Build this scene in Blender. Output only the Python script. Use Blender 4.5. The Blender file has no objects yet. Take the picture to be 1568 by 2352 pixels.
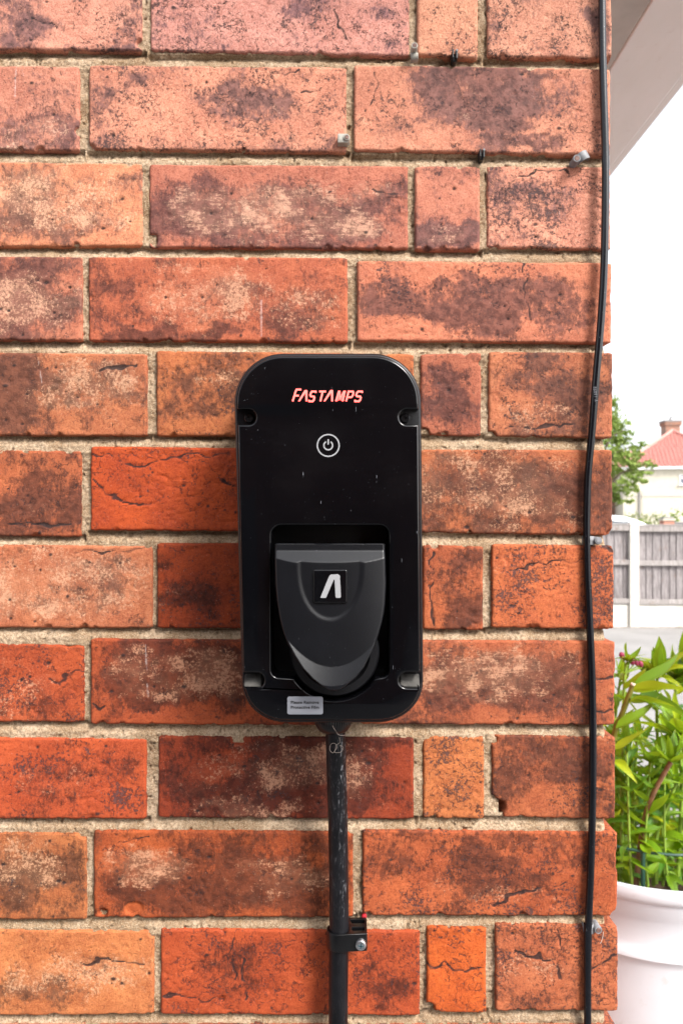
import bpy, bmesh, math, random
import numpy as np
from mathutils import Vector, Matrix, Euler

random.seed(7); np.random.seed(7)
SC = bpy.context.scene
COL = SC.collection
R = math.radians
F = 1760.0            # focal length in reference pixels (photo seen 1568 wide)
CX, CY = 784.0, 1176.0
CD = 0.6              # camera to wall
CZ = 1.5              # eye height

# ---------------------------------------------------------------- camera, light
cam = bpy.data.cameras.new('camera'); camo = bpy.data.objects.new('camera', cam); COL.objects.link(camo)
camo.location = (0, -CD, CZ); camo.rotation_euler = (R(90), 0, 0)
cam.sensor_fit = 'HORIZONTAL'; cam.sensor_width = 36; cam.lens = 36 * F / 1568
cam.clip_start = 0.01; cam.clip_end = 3000
cam.dof.use_dof = True; cam.dof.focus_distance = CD - 0.03; cam.dof.aperture_fstop = 22
SC.camera = camo

SUN_ELEV, SUN_AZ = 44.0, 42.0       # azimuth measured from -y (behind the camera) towards +x (right)
w = bpy.data.worlds.new('World'); SC.world = w; w.use_nodes = True
nt = w.node_tree; nt.nodes.clear()
sky = nt.nodes.new('ShaderNodeTexSky'); sky.sky_type = 'NISHITA'; sky.sun_disc = False
sky.sun_elevation = R(SUN_ELEV); sky.sun_rotation = R(180 - SUN_AZ)
sky.air_density = 1.0; sky.dust_density = 3.0; sky.ozone_density = 1.0
hsv = nt.nodes.new('ShaderNodeHueSaturation'); hsv.inputs['Saturation'].default_value = 0.22   # overcast: cloud takes the blue out
bg = nt.nodes.new('ShaderNodeBackground'); bg.inputs[1].default_value = 0.125
wo = nt.nodes.new('ShaderNodeOutputWorld')
nt.links.new(sky.outputs[0], hsv.inputs['Color']); nt.links.new(hsv.outputs[0], bg.inputs[0]); nt.links.new(bg.outputs[0], wo.inputs[0])
sl = bpy.data.lights.new('sun', 'SUN'); sl.energy = 1.5; sl.angle = R(16); sl.color = (1, .96, .9)
so = bpy.data.objects.new('sun', sl); COL.objects.link(so)
el, az = R(SUN_ELEV), R(SUN_AZ)
sdir = Vector((math.sin(az) * math.cos(el), -math.cos(az) * math.cos(el), math.sin(el)))
so.rotation_euler = sdir.to_track_quat('Z', 'Y').to_euler(); so.location = sdir * 20
SC.view_settings.view_transform = 'Standard'; SC.view_settings.look = 'None'
SC.view_settings.gamma = 1; SC.view_settings.use_curve_mapping = False
SC.view_settings.exposure = 1.78

# ---------------------------------------------------------------- helpers
def P(px, py, y=0.0):
    d = y + CD
    return Vector(((px - CX) / F * d, y, CZ - (py - CY) / F * d))
def lin(r, g, b, k=1.0):
    f = lambda c: ((c / 255) / 12.92 if c / 255 <= .04045 else ((c / 255 + .055) / 1.055) ** 2.4) * k
    return (f(r), f(g), f(b), 1)
def tag(o, label=None, cat=None, group=None, kind=None):
    if label: o['label'] = label
    if cat: o['category'] = cat
    if group: o['group'] = group
    if kind: o['kind'] = kind
    return o
def empty(name, loc, rz=0):
    o = bpy.data.objects.new(name, None); COL.objects.link(o); o.location = loc; o.rotation_euler = (0, 0, rz)
    o.empty_display_size = .05
    return o
def link(name, me, mat, parent=None, smooth=False):
    """me has world coordinates; the object is placed so the parent empty keeps its own place"""
    o = bpy.data.objects.new(name, me); COL.objects.link(o)
    if mat and not me.materials: me.materials.append(mat)
    if smooth: me.polygons.foreach_set('use_smooth', [True] * len(me.polygons))
    if parent: 
        o.parent = parent
        o.matrix_parent_inverse = winv(parent)
    return o
def wmat(o):
    m = Matrix.LocRotScale(o.location, o.rotation_euler, o.scale)
    return (wmat(o.parent) @ o.matrix_parent_inverse @ m) if o.parent else m
def winv(o): return wmat(o).inverted()
def mesh(name, v, f):
    me = bpy.data.meshes.new(name); me.from_pydata([tuple(p) for p in v], [], f); me.update(); return me
def npmesh(name, V, Fc):
    """fast mesh of quads from numpy"""
    me = bpy.data.meshes.new(name)
    V = np.asarray(V, np.float32); Fc = np.asarray(Fc, np.int32)
    me.vertices.add(len(V)); me.vertices.foreach_set('co', V.ravel())
    me.loops.add(Fc.size); me.loops.foreach_set('vertex_index', Fc.ravel())
    n = len(Fc); me.polygons.add(n)
    me.polygons.foreach_set('loop_start', np.arange(n, dtype=np.int32) * Fc.shape[1])
    me.update(calc_edges=True); me.validate(); return me
def gridfaces(nu, nv, off=0):
    i = np.arange(nu - 1); j = np.arange(nv - 1)
    I, J = np.meshgrid(i, j); a = (J * nu + I).ravel() + off
    return np.stack([a, a + nu, a + nu + 1, a + 1], 1)
class MB:
    def __init__(s): s.bm = bmesh.new()
    def box(s, x0, x1, y0, y1, z0, z1, M=None):
        vs = [s.bm.verts.new(Vector(p)) for p in ((x0,y0,z0),(x1,y0,z0),(x1,y1,z0),(x0,y1,z0),(x0,y0,z1),(x1,y0,z1),(x1,y1,z1),(x0,y1,z1))]
        if M is not None:
            for v in vs: v.co = M @ v.co
        for f in ((0,3,2,1),(4,5,6,7),(0,1,5,4),(1,2,6,5),(2,3,7,6),(3,0,4,7)): s.bm.faces.new([vs[i] for i in f])
        return s
    def cyl(s, a, b, r0, r1=None, n=20, caps=True):
        a, b = Vector(a), Vector(b); r1 = r0 if r1 is None else r1
        q = (b - a).to_track_quat('Z', 'Y')
        A = [s.bm.verts.new(a + q @ Vector((r0*math.cos(t), r0*math.sin(t), 0))) for t in [2*math.pi*i/n for i in range(n)]]
        B = [s.bm.verts.new(b + q @ Vector((r1*math.cos(t), r1*math.sin(t), 0))) for t in [2*math.pi*i/n for i in range(n)]]
        for i in range(n): s.bm.faces.new((A[i], A[(i+1)%n], B[(i+1)%n], B[i]))
        if caps: s.bm.faces.new(A[::-1]); s.bm.faces.new(B)
        return s
    def tube(s, pts, rad, n=12, caps=True):
        pts = [Vector(p) for p in pts]; rs = rad if isinstance(rad, (list, tuple)) else [rad]*len(pts)
        rings = []; up = None
        for i, p in enumerate(pts):
            t = (pts[min(i+1, len(pts)-1)] - pts[max(i-1, 0)]).normalized()
            if up is None: up = t.orthogonal().normalized()
            up = (up - t*up.dot(t)).normalized(); si = t.cross(up)
            rings.append([s.bm.verts.new(p + rs[i]*(math.cos(a)*up + math.sin(a)*si)) for a in [2*math.pi*k/n for k in range(n)]])
        for r0, r1 in zip(rings, rings[1:]):
            for k in range(n): s.bm.faces.new((r0[k], r0[(k+1)%n], r1[(k+1)%n], r1[k]))
        if caps: s.bm.faces.new(rings[0][::-1]); s.bm.faces.new(rings[-1])
        return s
    def lathe(s, prof, c, n=48, axis='Z'):
        rings = []
        for r, h in prof:
            ring = []
            for k in range(n):
                a = 2*math.pi*k/n
                if axis == 'Z': p = Vector((r*math.cos(a), r*math.sin(a), h))
                else: p = Vector((r*math.cos(a), -h, r*math.sin(a)))
                ring.append(s.bm.verts.new(Vector(c) + p))
            rings.append(ring)
        for r0, r1 in zip(rings, rings[1:]):
            for k in range(n): s.bm.faces.new((r0[k], r0[(k+1)%n], r1[(k+1)%n], r1[k]))
        return s
    def done(s, name, mat, parent=None, smooth=False, bevel=0, seg=2):
        bmesh.ops.recalc_face_normals(s.bm, faces=s.bm.faces)
        if bevel:
            es = [e for e in s.bm.edges if len(e.link_faces) == 2 and e.calc_face_angle(0) > .6]
            bmesh.ops.bevel(s.bm, geom=es, offset=bevel, segments=seg, affect='EDGES', profile=.5)
        me = bpy.data.meshes.new(name); s.bm.to_mesh(me); s.bm.free()
        o = link(name, me, mat, parent)
        if smooth:
            me.polygons.foreach_set('use_smooth', [True]*len(me.polygons))
            me.set_sharp_from_angle(angle=R(35))
        return o

def outline_mesh(name, loops, extr, bev, conv, bevres=2):
    """closed 2D loops (first outer, others holes) -> bevelled slab mesh; conv maps (a,b,h) to world"""
    cu = bpy.data.curves.new(name, 'CURVE'); cu.dimensions = '2D'; cu.fill_mode = 'BOTH'
    for lp in loops:
        sp = cu.splines.new('POLY'); sp.points.add(len(lp) - 1)
        for i, (a, b) in enumerate(lp): sp.points[i].co = (a, b, 0, 1)
        sp.use_cyclic_u = True
    cu.extrude = max(extr/2 - bev, 1e-6); cu.bevel_depth = bev; cu.bevel_resolution = bevres; cu.offset = -bev
    co = bpy.data.objects.new(name, cu); COL.objects.link(co)
    dg = bpy.context.evaluated_depsgraph_get(); dg.update()
    me = bpy.data.meshes.new_from_object(co.evaluated_get(dg))
    bpy.data.objects.remove(co); bpy.data.curves.remove(cu)
    me.materials.clear()
    for v in me.vertices: v.co = conv(v.co.x, v.co.y, v.co.z)
    bm = bmesh.new(); bm.from_mesh(me); bmesh.ops.remove_doubles(bm, verts=bm.verts, dist=1e-6)
    bmesh.ops.recalc_face_normals(bm, faces=bm.faces); bm.to_mesh(me); bm.free()
    return me
SHIFT = [0.0, 0.0]
def plate(name, loops, yf, th, bev, mat, parent, bevres=2, smooth=True):
    """loops in photo pixels on the plane y=yf; slab goes back to yf+th. scaled x1000 to keep curve precision"""
    L = []
    for lp in loops:
        L.append([((P(a, b, yf).x) * 1000, (P(a, b, yf).z - CZ) * 1000) for a, b in lp])
    me = outline_mesh(name, L, th*1000, bev*1000, lambda a, b, h: Vector((a/1000, yf + th/2 - h/1000, b/1000 + CZ)), bevres)
    o = link(name, me, mat, parent)
    if smooth:
        me.polygons.foreach_set('use_smooth', [True]*len(me.polygons)); me.set_sharp_from_angle(angle=R(40))
    return o
def rrect(x0, y0, x1, y1, r, n=8):
    if not isinstance(r, (list, tuple)): r = [r]*4           # tl tr br bl
    pts = []
    for (cx, cy, a0, rr) in ((x0+r[0], y0+r[0], 180, r[0]), (x1-r[1], y0+r[1], 270, r[1]), (x1-r[2], y1-r[2], 0, r[2]), (x0+r[3], y1-r[3], 90, r[3])):
        for k in range(n+1):
            a = R(a0 + 90*k/n); pts.append((cx + rr*math.cos(a), cy + rr*math.sin(a)))
    return pts
def circle(cx, cy, r, n=40, a0=0, a1=360): return [(cx+r*math.cos(R(a0+(a1-a0)*k/n)), cy+r*math.sin(R(a0+(a1-a0)*k/n))) for k in range(n)]

# numpy value noise -------------------------------------------------------------
def _h(ix, iy, s):
    n = (ix.astype(np.int64)*374761393 + iy.astype(np.int64)*668265263 + s*1274126177) & 0xffffffff
    n = ((n ^ (n >> 13))*1274126177) & 0xffffffff
    n = n ^ (n >> 16)
    return (n & 0xffff)/65535.0
def vnoise(x, y, s=0):
    ix, iy = np.floor(x), np.floor(y); fx, fy = x-ix, y-iy
    fx = fx*fx*(3-2*fx); fy = fy*fy*(3-2*fy)
    a, b, c, d = _h(ix, iy, s), _h(ix+1, iy, s), _h(ix, iy+1, s), _h(ix+1, iy+1, s)
    return (a*(1-fx)+b*fx)*(1-fy) + (c*(1-fx)+d*fx)*fy
def fbm(x, y, s=0, o=4, g=.5):
    t = 0; amp = 1; tot = 0
    for k in range(o):
        t = t + amp*vnoise(x*2**k, y*2**k, s+k*17); tot += amp; amp *= g
    return t/tot*2 - 1
def sstep(a, b, x):
    t = np.clip((x-a)/(b-a), 0, 1); return t*t*(3-2*t)

# ---------------------------------------------------------------- material kit
class NM:
    def __init__(s, name, rough=.7, spec=.5):
        s.m = bpy.data.materials.new(name); s.m.use_nodes = True; s.t = s.m.node_tree; s.t.nodes.clear()
        s.o = s.n('ShaderNodeOutputMaterial'); s.b = s.n('ShaderNodeBsdfPrincipled'); s.l(s.b.outputs[0], s.o.inputs[0])
        s.b.inputs['Roughness'].default_value = rough; s.b.inputs['Specular IOR Level'].default_value = spec
        s.tc = None
    def n(s, t, **k):
        x = s.t.nodes.new(t)
        for a, v in k.items(): setattr(x, a, v)
        return x
    def l(s, a, b): s.t.links.new(a, b)
    def set(s, inp, v):
        if hasattr(v, 'links') or isinstance(v, bpy.types.NodeSocket): s.l(v, inp)
        elif v is not None: inp.default_value = v
    def coord(s, scale=(1, 1, 1), rnd=0, which='Object'):
        tc = s.n('ShaderNodeTexCoord'); mp = s.n('ShaderNodeMapping'); mp.inputs['Scale'].default_value = scale
        s.l(tc.outputs[which], mp.inputs[0])
        if rnd:
            oi = s.n('ShaderNodeObjectInfo'); mu = s.n('ShaderNodeMath', operation='MULTIPLY'); mu.inputs[1].default_value = rnd
            s.l(oi.outputs['Random'], mu.inputs[0]); cb = s.n('ShaderNodeCombineXYZ')
            for i in range(3): s.l(mu.outputs[0], cb.inputs[i])
            s.l(cb.outputs[0], mp.inputs['Location'])
        return mp.outputs[0]
    def noise(s, co, scale, detail=4, rough=.55, dist=0):
        x = s.n('ShaderNodeTexNoise'); s.l(co, x.inputs['Vector']); x.inputs['Scale'].default_value = scale
        x.inputs['Detail'].default_value = detail; x.inputs['Roughness'].default_value = rough; x.inputs['Distortion'].default_value = dist
        return x.outputs['Fac']
    def vor(s, co, scale, feature='F1', out='Distance'):
        x = s.n('ShaderNodeTexVoronoi', feature=feature); s.l(co, x.inputs['Vector']); x.inputs['Scale'].default_value = scale
        return x.outputs[out]
    def math(s, op, a, b=None, c=None, clamp=False):
        x = s.n('ShaderNodeMath', operation=op, use_clamp=clamp)
        s.set(x.inputs[0], a); s.set(x.inputs[1], b)
        if c is not None: s.set(x.inputs[2], c)
        return x.outputs[0]
    def ramp(s, v, a, b, lo=0., hi=1.):
        x = s.n('ShaderNodeMapRange', interpolation_type='SMOOTHSTEP'); s.set(x.inputs[0], v)
        x.inputs[1].default_value = a; x.inputs[2].default_value = b; x.inputs[3].default_value = lo; x.inputs[4].default_value = hi
        return x.outputs[0]
    def mix(s, f, a, b, mode='MIX'):
        x = s.n('ShaderNodeMix', data_type='RGBA', blend_type=mode); s.set(x.inputs[0], f); s.set(x.inputs[6], a); s.set(x.inputs[7], b)
        return x.outputs[2]
    def attr(s, name, kind='GEOMETRY'):
        x = s.n('ShaderNodeAttribute', attribute_name=name, attribute_type=kind); return x
    def bump(s, h, dist, strength=1.0):
        x = s.n('ShaderNodeBump'); x.inputs['Distance'].default_value = dist; x.inputs['Strength'].default_value = strength
        s.l(h, x.inputs['Height']); s.l(x.outputs[0], s.b.inputs['Normal']); return x
    def base(s, v): s.set(s.b.inputs['Base Color'], v); return s.m
    def rough(s, v): s.set(s.b.inputs['Roughness'], v)

def simple(name, c, rough=.6, spec=.5, var=.12, nscale=30, bump=0, bscale=200, metal=0):
    k = NM(name, rough, spec); co = k.coord()
    n = k.noise(co, nscale, 5, .6)
    a = tuple(x*(1-var) for x in c[:3]) + (1,); b = tuple(min(1, x*(1+var)) for x in c[:3]) + (1,)
    k.base(k.mix(k.ramp(n, .3, .7), a, b)); k.b.inputs['Metallic'].default_value = metal
    if bump: k.bump(k.noise(co, bscale, 6, .65), bump, .8)
    return k.m

# brick -------------------------------------------------------------------
def brick_material():
    k = NM('fired_brick', .78, .28); co = k.coord(rnd=61.0)
    hor = k.coord(scale=(.16, 1, 1), rnd=37.0); ver = k.coord(scale=(1, 1, .6), rnd=23.0)
    oi = k.n('ShaderNodeObjectInfo'); base = oi.outputs['Color']
    n1 = k.noise(co, 32, 6, .62); n2 = k.noise(co, 130, 5, .7); nf = k.noise(co, 760, 4, .8); ng = k.noise(co, 1500, 2, .7)
    c = k.mix(k.ramp(n1, .36, .66), k.mix(1, base, (.74, .62, .60, 1), 'MULTIPLY'), k.mix(1, base, (1.12, 1.14, 1.14, 1), 'MULTIPLY'))
    c = k.mix(k.ramp(n2, .38, .62, 0, .35), c, k.mix(1, base, (.80, .62, .55, 1), 'MULTIPLY'))
    c = k.mix(k.ramp(nf, .44, .62, 0, .5), c, k.mix(1, base, (1.2, 1.32, 1.36, 1), 'MULTIPLY'))
    c = k.mix(k.ramp(nf, .47, .36, 0, .75), c, k.mix(1, base, (.52, .42, .42, 1), 'MULTIPLY'))
    # burnt skin
    bu = k.attr('burn').outputs['Fac']; nb = k.noise(ver, 330, 6, .78, .2); nb2 = k.noise(co, 46, 5, .6)
    thr = k.math('ADD', k.math('MULTIPLY', nb, .62), k.math('MULTIPLY', nb2, .38))
    q = k.math('SUBTRACT', k.math('ADD', k.math('MULTIPLY', bu, .40), thr), .650)
    bm_ = k.ramp(q, -.05, .10)
    soft = k.math('MULTIPLY', k.ramp(bu, .1, 1.0), k.ramp(nb2, .3, .65, .25, .62))
    burnc = k.mix(k.ramp(n2, .35, .65), k.mix(1, base, (.14, .15, .22, 1), 'MULTIPLY'), k.mix(1, base, (.40, .42, .55, 1), 'MULTIPLY'))
    soft_c = k.mix(1, base, (.56, .50, .58, 1), 'MULTIPLY')
    c = k.mix(soft, c, soft_c)
    c = k.mix(k.math('MULTIPLY', bm_, .92), c, burnc)
    # rubbed pale flecks
    pa = k.attr('pale').outputs['Fac']; st = k.attr('streak').outputs['Fac']
    pn = k.noise(co, 430, 6, .8); ph = k.noise(hor, 520, 5, .76)
    px = k.mix(st, pn, ph)
    pn2 = k.math('ADD', k.math('MULTIPLY', px, .72), k.math('MULTIPLY', k.noise(co, 60, 3, .5), .28))
    pm = k.ramp(k.math('ADD', k.math('MULTIPLY', pa, .15), pn2), .57, .66)
    pm = k.math('MULTIPLY', pm, k.ramp(pa, .02, .3))
    palec = k.mix(.55, k.mix(1, base, (1.3, 1.6, 1.8, 1), 'MULTIPLY'), (.56, .36, .235, 1))
    c = k.mix(k.ramp(pa, .1, 1.1, 0, .28), c, palec)
    c = k.mix(k.math('MULTIPLY', pm, .78), c, palec)
    # dark specks and pits
    sp = k.attr('spot').outputs['Fac']; sn = k.noise(co, 420, 5, .78); sn2 = k.noise(co, 55, 3, .5)
    sv = k.math('ADD', k.math('MULTIPLY', sn, .75), k.math('MULTIPLY', sn2, .25))
    sm = k.ramp(k.math('ADD', k.math('MULTIPLY', sp, .15), sv), .62, .66)
    c = k.mix(k.math('MULTIPLY', sm, .78), c, (.045, .032, .036, 1))
    # crackle network
    ck = k.attr('crackle').outputs['Fac']
    nd = k.n('ShaderNodeTexNoise'); k.l(co, nd.inputs['Vector']); nd.inputs['Scale'].default_value = 110; nd.inputs['Detail'].default_value = 5
    vm = k.n('ShaderNodeVectorMath', operation='MULTIPLY_ADD'); k.l(nd.outputs['Color'], vm.inputs[0]); vm.inputs[1].default_value = (.045,)*3; k.l(co, vm.inputs[2])
    ve = k.vor(vm.outputs[0], 52, 'DISTANCE_TO_EDGE')
    cmask = k.math('MULTIPLY', k.ramp(ve, .0, .035, 1, 0), k.ramp(k.math('ADD', k.noise(co, 95, 4, .7), k.math('MULTIPLY', ck, .11)), .53, .63))
    c = k.mix(k.math('MULTIPLY', cmask, .8), c, (.035, .022, .024, 1))
    cr = k.attr('crk').outputs['Fac']
    c = k.mix(k.ramp(cr, .15, .6, 0, .9), c, (.02, .012, .012, 1))
    wh = k.attr('white').outputs['Fac']
    c = k.mix(k.ramp(k.math('MULTIPLY', wh, k.math('ADD', nf, .25)), (.35), .9, 0, .34), c, (.72, .68, .66, 1))
    # bright grit
    c = k.mix(k.ramp(k.noise(co, 900, 2, .6), .68, .76, 0, .5), c, (.38, .27, .22, 1))
    h = k.math('ADD', k.math('MULTIPLY', nf, .5), k.math('MULTIPLY', n2, .7))
    h = k.math('SUBTRACT', h, k.math('MULTIPLY', sm, .5)); h = k.math('SUBTRACT', h, k.math('MULTIPLY', cmask, .7))
    h = k.math('ADD', h, k.math('MULTIPLY', ng, .35)); h = k.math('SUBTRACT', h, k.math('MULTIPLY', bm_, -.12))
    k.bump(h, .0011, .9)
    k.rough(k.ramp(n1, .3, .7, .66, .86))
    return k.base(c)
def mortar_material():
    k = NM('sand_mortar', .95, .15); co = k.coord()
    n1 = k.noise(co, 25, 5, .6); n2 = k.noise(co, 500, 4, .7); n3 = k.noise(co, 1400, 3, .7)
    c = k.mix(k.ramp(n1, .40, .60), (.40, .262, .155, 1), (.60, .435, .295, 1))
    c = k.mix(k.ramp(n2, .44, .60, 0, .6), c, (.20, .115, .055, 1))
    c = k.mix(k.ramp(n3, .54, .62, 0, .7), c, (.68, .58, .43, 1))
    c = k.mix(k.ramp(k.noise(co, 800, 3, .6), .64, .70, 0, .8), c, (.14, .095, .055, 1))
    h = k.math('ADD', n2, k.math('MULTIPLY', n3, .7)); k.bump(h, .0022, 1.0)
    return k.base(c)
M_BRICK = brick_material(); M_MORTAR = mortar_material()

def black_gloss():
    k = NM('black_gloss_film', .09, .42); co = k.coord()
    n = k.noise(co, 14, 3, .5)
    d = k.math('MAXIMUM', k.ramp(k.noise(co, 1150, 2, .6), .755, .78), k.ramp(k.noise(co, 420, 3, .7), .765, .78))
    g = k.ramp(k.noise(co, 24, 4, .6), .45, .75, 0, .006)
    sc = k.noise(k.coord(scale=(1, 1, .12), which='Object'), 900, 2, .5)
    sc = k.math('MULTIPLY', k.ramp(sc, .755, .78), k.ramp(k.noise(co, 30, 2), .5, .6))
    c = k.mix(g, (.0016, .0016, .0022, 1), (.25, .22, .22, 1))
    c = k.mix(k.math('MULTIPLY', k.math('MAXIMUM', d, sc), .40), c, (.5, .52, .58, 1))
    k.rough(k.ramp(n, .35, .7, .07, .16))
    return k.base(c)
def plastic(name, c, rough, grain=.00008, gs=2600, speck=.7):
    k = NM(name, rough, .45); co = k.coord()
    n = k.noise(co, 60, 4, .6); d = k.ramp(k.noise(co, 800, 2, .6), .74, .78)
    a = k.mix(k.ramp(n, .3, .7), tuple(x*.85 for x in c)+(1,), tuple(x*1.2 for x in c)+(1,))
    a = k.mix(k.math('MULTIPLY', d, speck), a, (.35, .36, .4, 1))
    k.bump(k.noise(co, gs, 2, .6), grain, .8)
    return k.base(a)
M_FILM = black_gloss()
M_SHELL = plastic('black_shell_plastic', (.0035, .0035, .0045), .26)
M_CAVITY = plastic('black_cavity_plastic', (.004, .004, .005), .35, speck=.35)
M_COVER = plastic('dark_grey_satin_plastic', (.0030, .0032, .0045), .34, .00005, 2200, .35)
M_GLAND = plastic('black_nylon', (.0025, .0025, .003), .3)
def cable_mat():
    k = NM('scuffed_black_cable', .42, .32); co = k.coord(); vc = k.coord(scale=(1, 1, .18))
    n = k.noise(co, 40, 4, .6); s1 = k.ramp(k.noise(vc, 700, 4, .7, .6), .55, .66); m = k.ramp(k.noise(vc, 40, 3, .6), .40, .6)
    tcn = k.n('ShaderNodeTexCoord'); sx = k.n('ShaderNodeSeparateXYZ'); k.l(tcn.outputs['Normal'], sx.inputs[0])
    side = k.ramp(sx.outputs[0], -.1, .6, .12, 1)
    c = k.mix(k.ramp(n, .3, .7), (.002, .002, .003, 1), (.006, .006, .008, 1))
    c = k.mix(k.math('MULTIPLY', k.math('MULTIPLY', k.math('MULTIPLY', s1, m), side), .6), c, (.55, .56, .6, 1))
    k.bump(s1, .0002, .6); k.rough(k.ramp(n, .3, .7, .34, .5)); return k.base(c)
M_CABLE = cable_mat()
M_WIRE = plastic('black_pvc_wire', (.004, .004, .006), .20, .00005, 900, .8)
M_ZINC = simple('zinc_plated_steel', (.55, .56, .58, 1), .32, .5, .2, 400, .0001, 900, 1)
M_NAIL = simple('rusty_nail_head', (.16, .095, .08, 1), .6, .4, .35, 500, .0003, 900, .3)
M_CLIP = simple('grey_clip_plastic', (.20, .20, .21, 1), .5, .4, .2, 250, .0002, 700)
M_CLIPW = simple('weathered_white_clip_plastic', (.33, .31, .27, 1), .55, .4, .25, 250, .0002, 700)
M_CLIPB = simple('black_clip_plastic', (.012, .012, .013, 1), .45, .4, .2, 250, .0002, 700)
M_PRINT = simple('grey_print', (.27, .27, .28, 1), .45, .3, .04)
M_SILVER = simple('silver_sticker', (.20, .205, .23, 1), .4, .5, .06, 60, 0, 200, .1)
M_INK = simple('black_ink', (.01, .01, .01, 1), .6, .3, .1)
M_RED = simple('red_plastic_plug', (.40, .02, .03, 1), .5, .4, .2)
M_FIBRE = simple('pale_fibre', (.55, .46, .40, 1), .8, .2, .1)
def emis(name, c, s, base):
    k = NM(name, .4, .3); k.b.inputs['Emission Color'].default_value = c; k.b.inputs['Emission Strength'].default_value = s
    return k.base(base)
M_LOGO = emis('backlit_red_print', (1.0, .085, .075, 1), .95, (.5, .12, .1, 1))

# ---------------------------------------------------------------- setting: ground
def ground_mat():
    k = NM('pale_gravelly_concrete', .92, .2); co = k.coord(which='Object')
    n1 = k.noise(co, 1.6, 6, .65); n2 = k.noise(co, 26, 5, .7); n3 = k.noise(co, 120, 3, .7)
    c = k.mix(k.ramp(n1, .35, .65), (.23, .222, .217, 1), (.285, .275, .27, 1))
    c = k.mix(k.ramp(n2, .4, .6, 0, .5), c, (.27, .255, .24, 1)); c = k.mix(k.ramp(n3, .55, .65, 0, .5), c, (.36, .35, .345, 1))
    k.bump(k.math('ADD', n2, n3), .004, .8); return k.base(c)
g = mesh('ground', [(-400, -200, 0), (400, -200, 0), (400, 600, 0), (-400, 600, 0)], [(0, 1, 2, 3)])
tag(link('ground', g, ground_mat()), kind='structure')
dg_ = mesh('driveway', [(-7, -5.59, .004), (2.6, -5.59, .004), (2.6, -.002, .004), (-7, -.002, .004)], [(0, 1, 2, 3)])  # unseen dark drive, added to dim the charger's reflections and ground bounce
tag(link('driveway', dg_, simple('worn_asphalt', (.12, .12, .122, 1), .9, .2, .3, 12, .004, 200)), kind='structure')
k = NM('dirt_strip', .95, .1); co = k.coord()
dn = k.base(k.mix(k.ramp(k.noise(co, 9, 6, .7), .35, .6), (.16, .125, .10, 1), (.36, .34, .32, 1)))
V = []; FY = 9.4
for i in range(60):
    x = -2 + i*.2; V += [(x, FY - .10 - .10*random.random(), .004), (x, FY + .25, .004)]
tag(link('dirt_strip', mesh('dirt_strip', V, [(2*i, 2*i+2, 2*i+3, 2*i+1) for i in range(59)]), dn), kind='structure')

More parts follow.
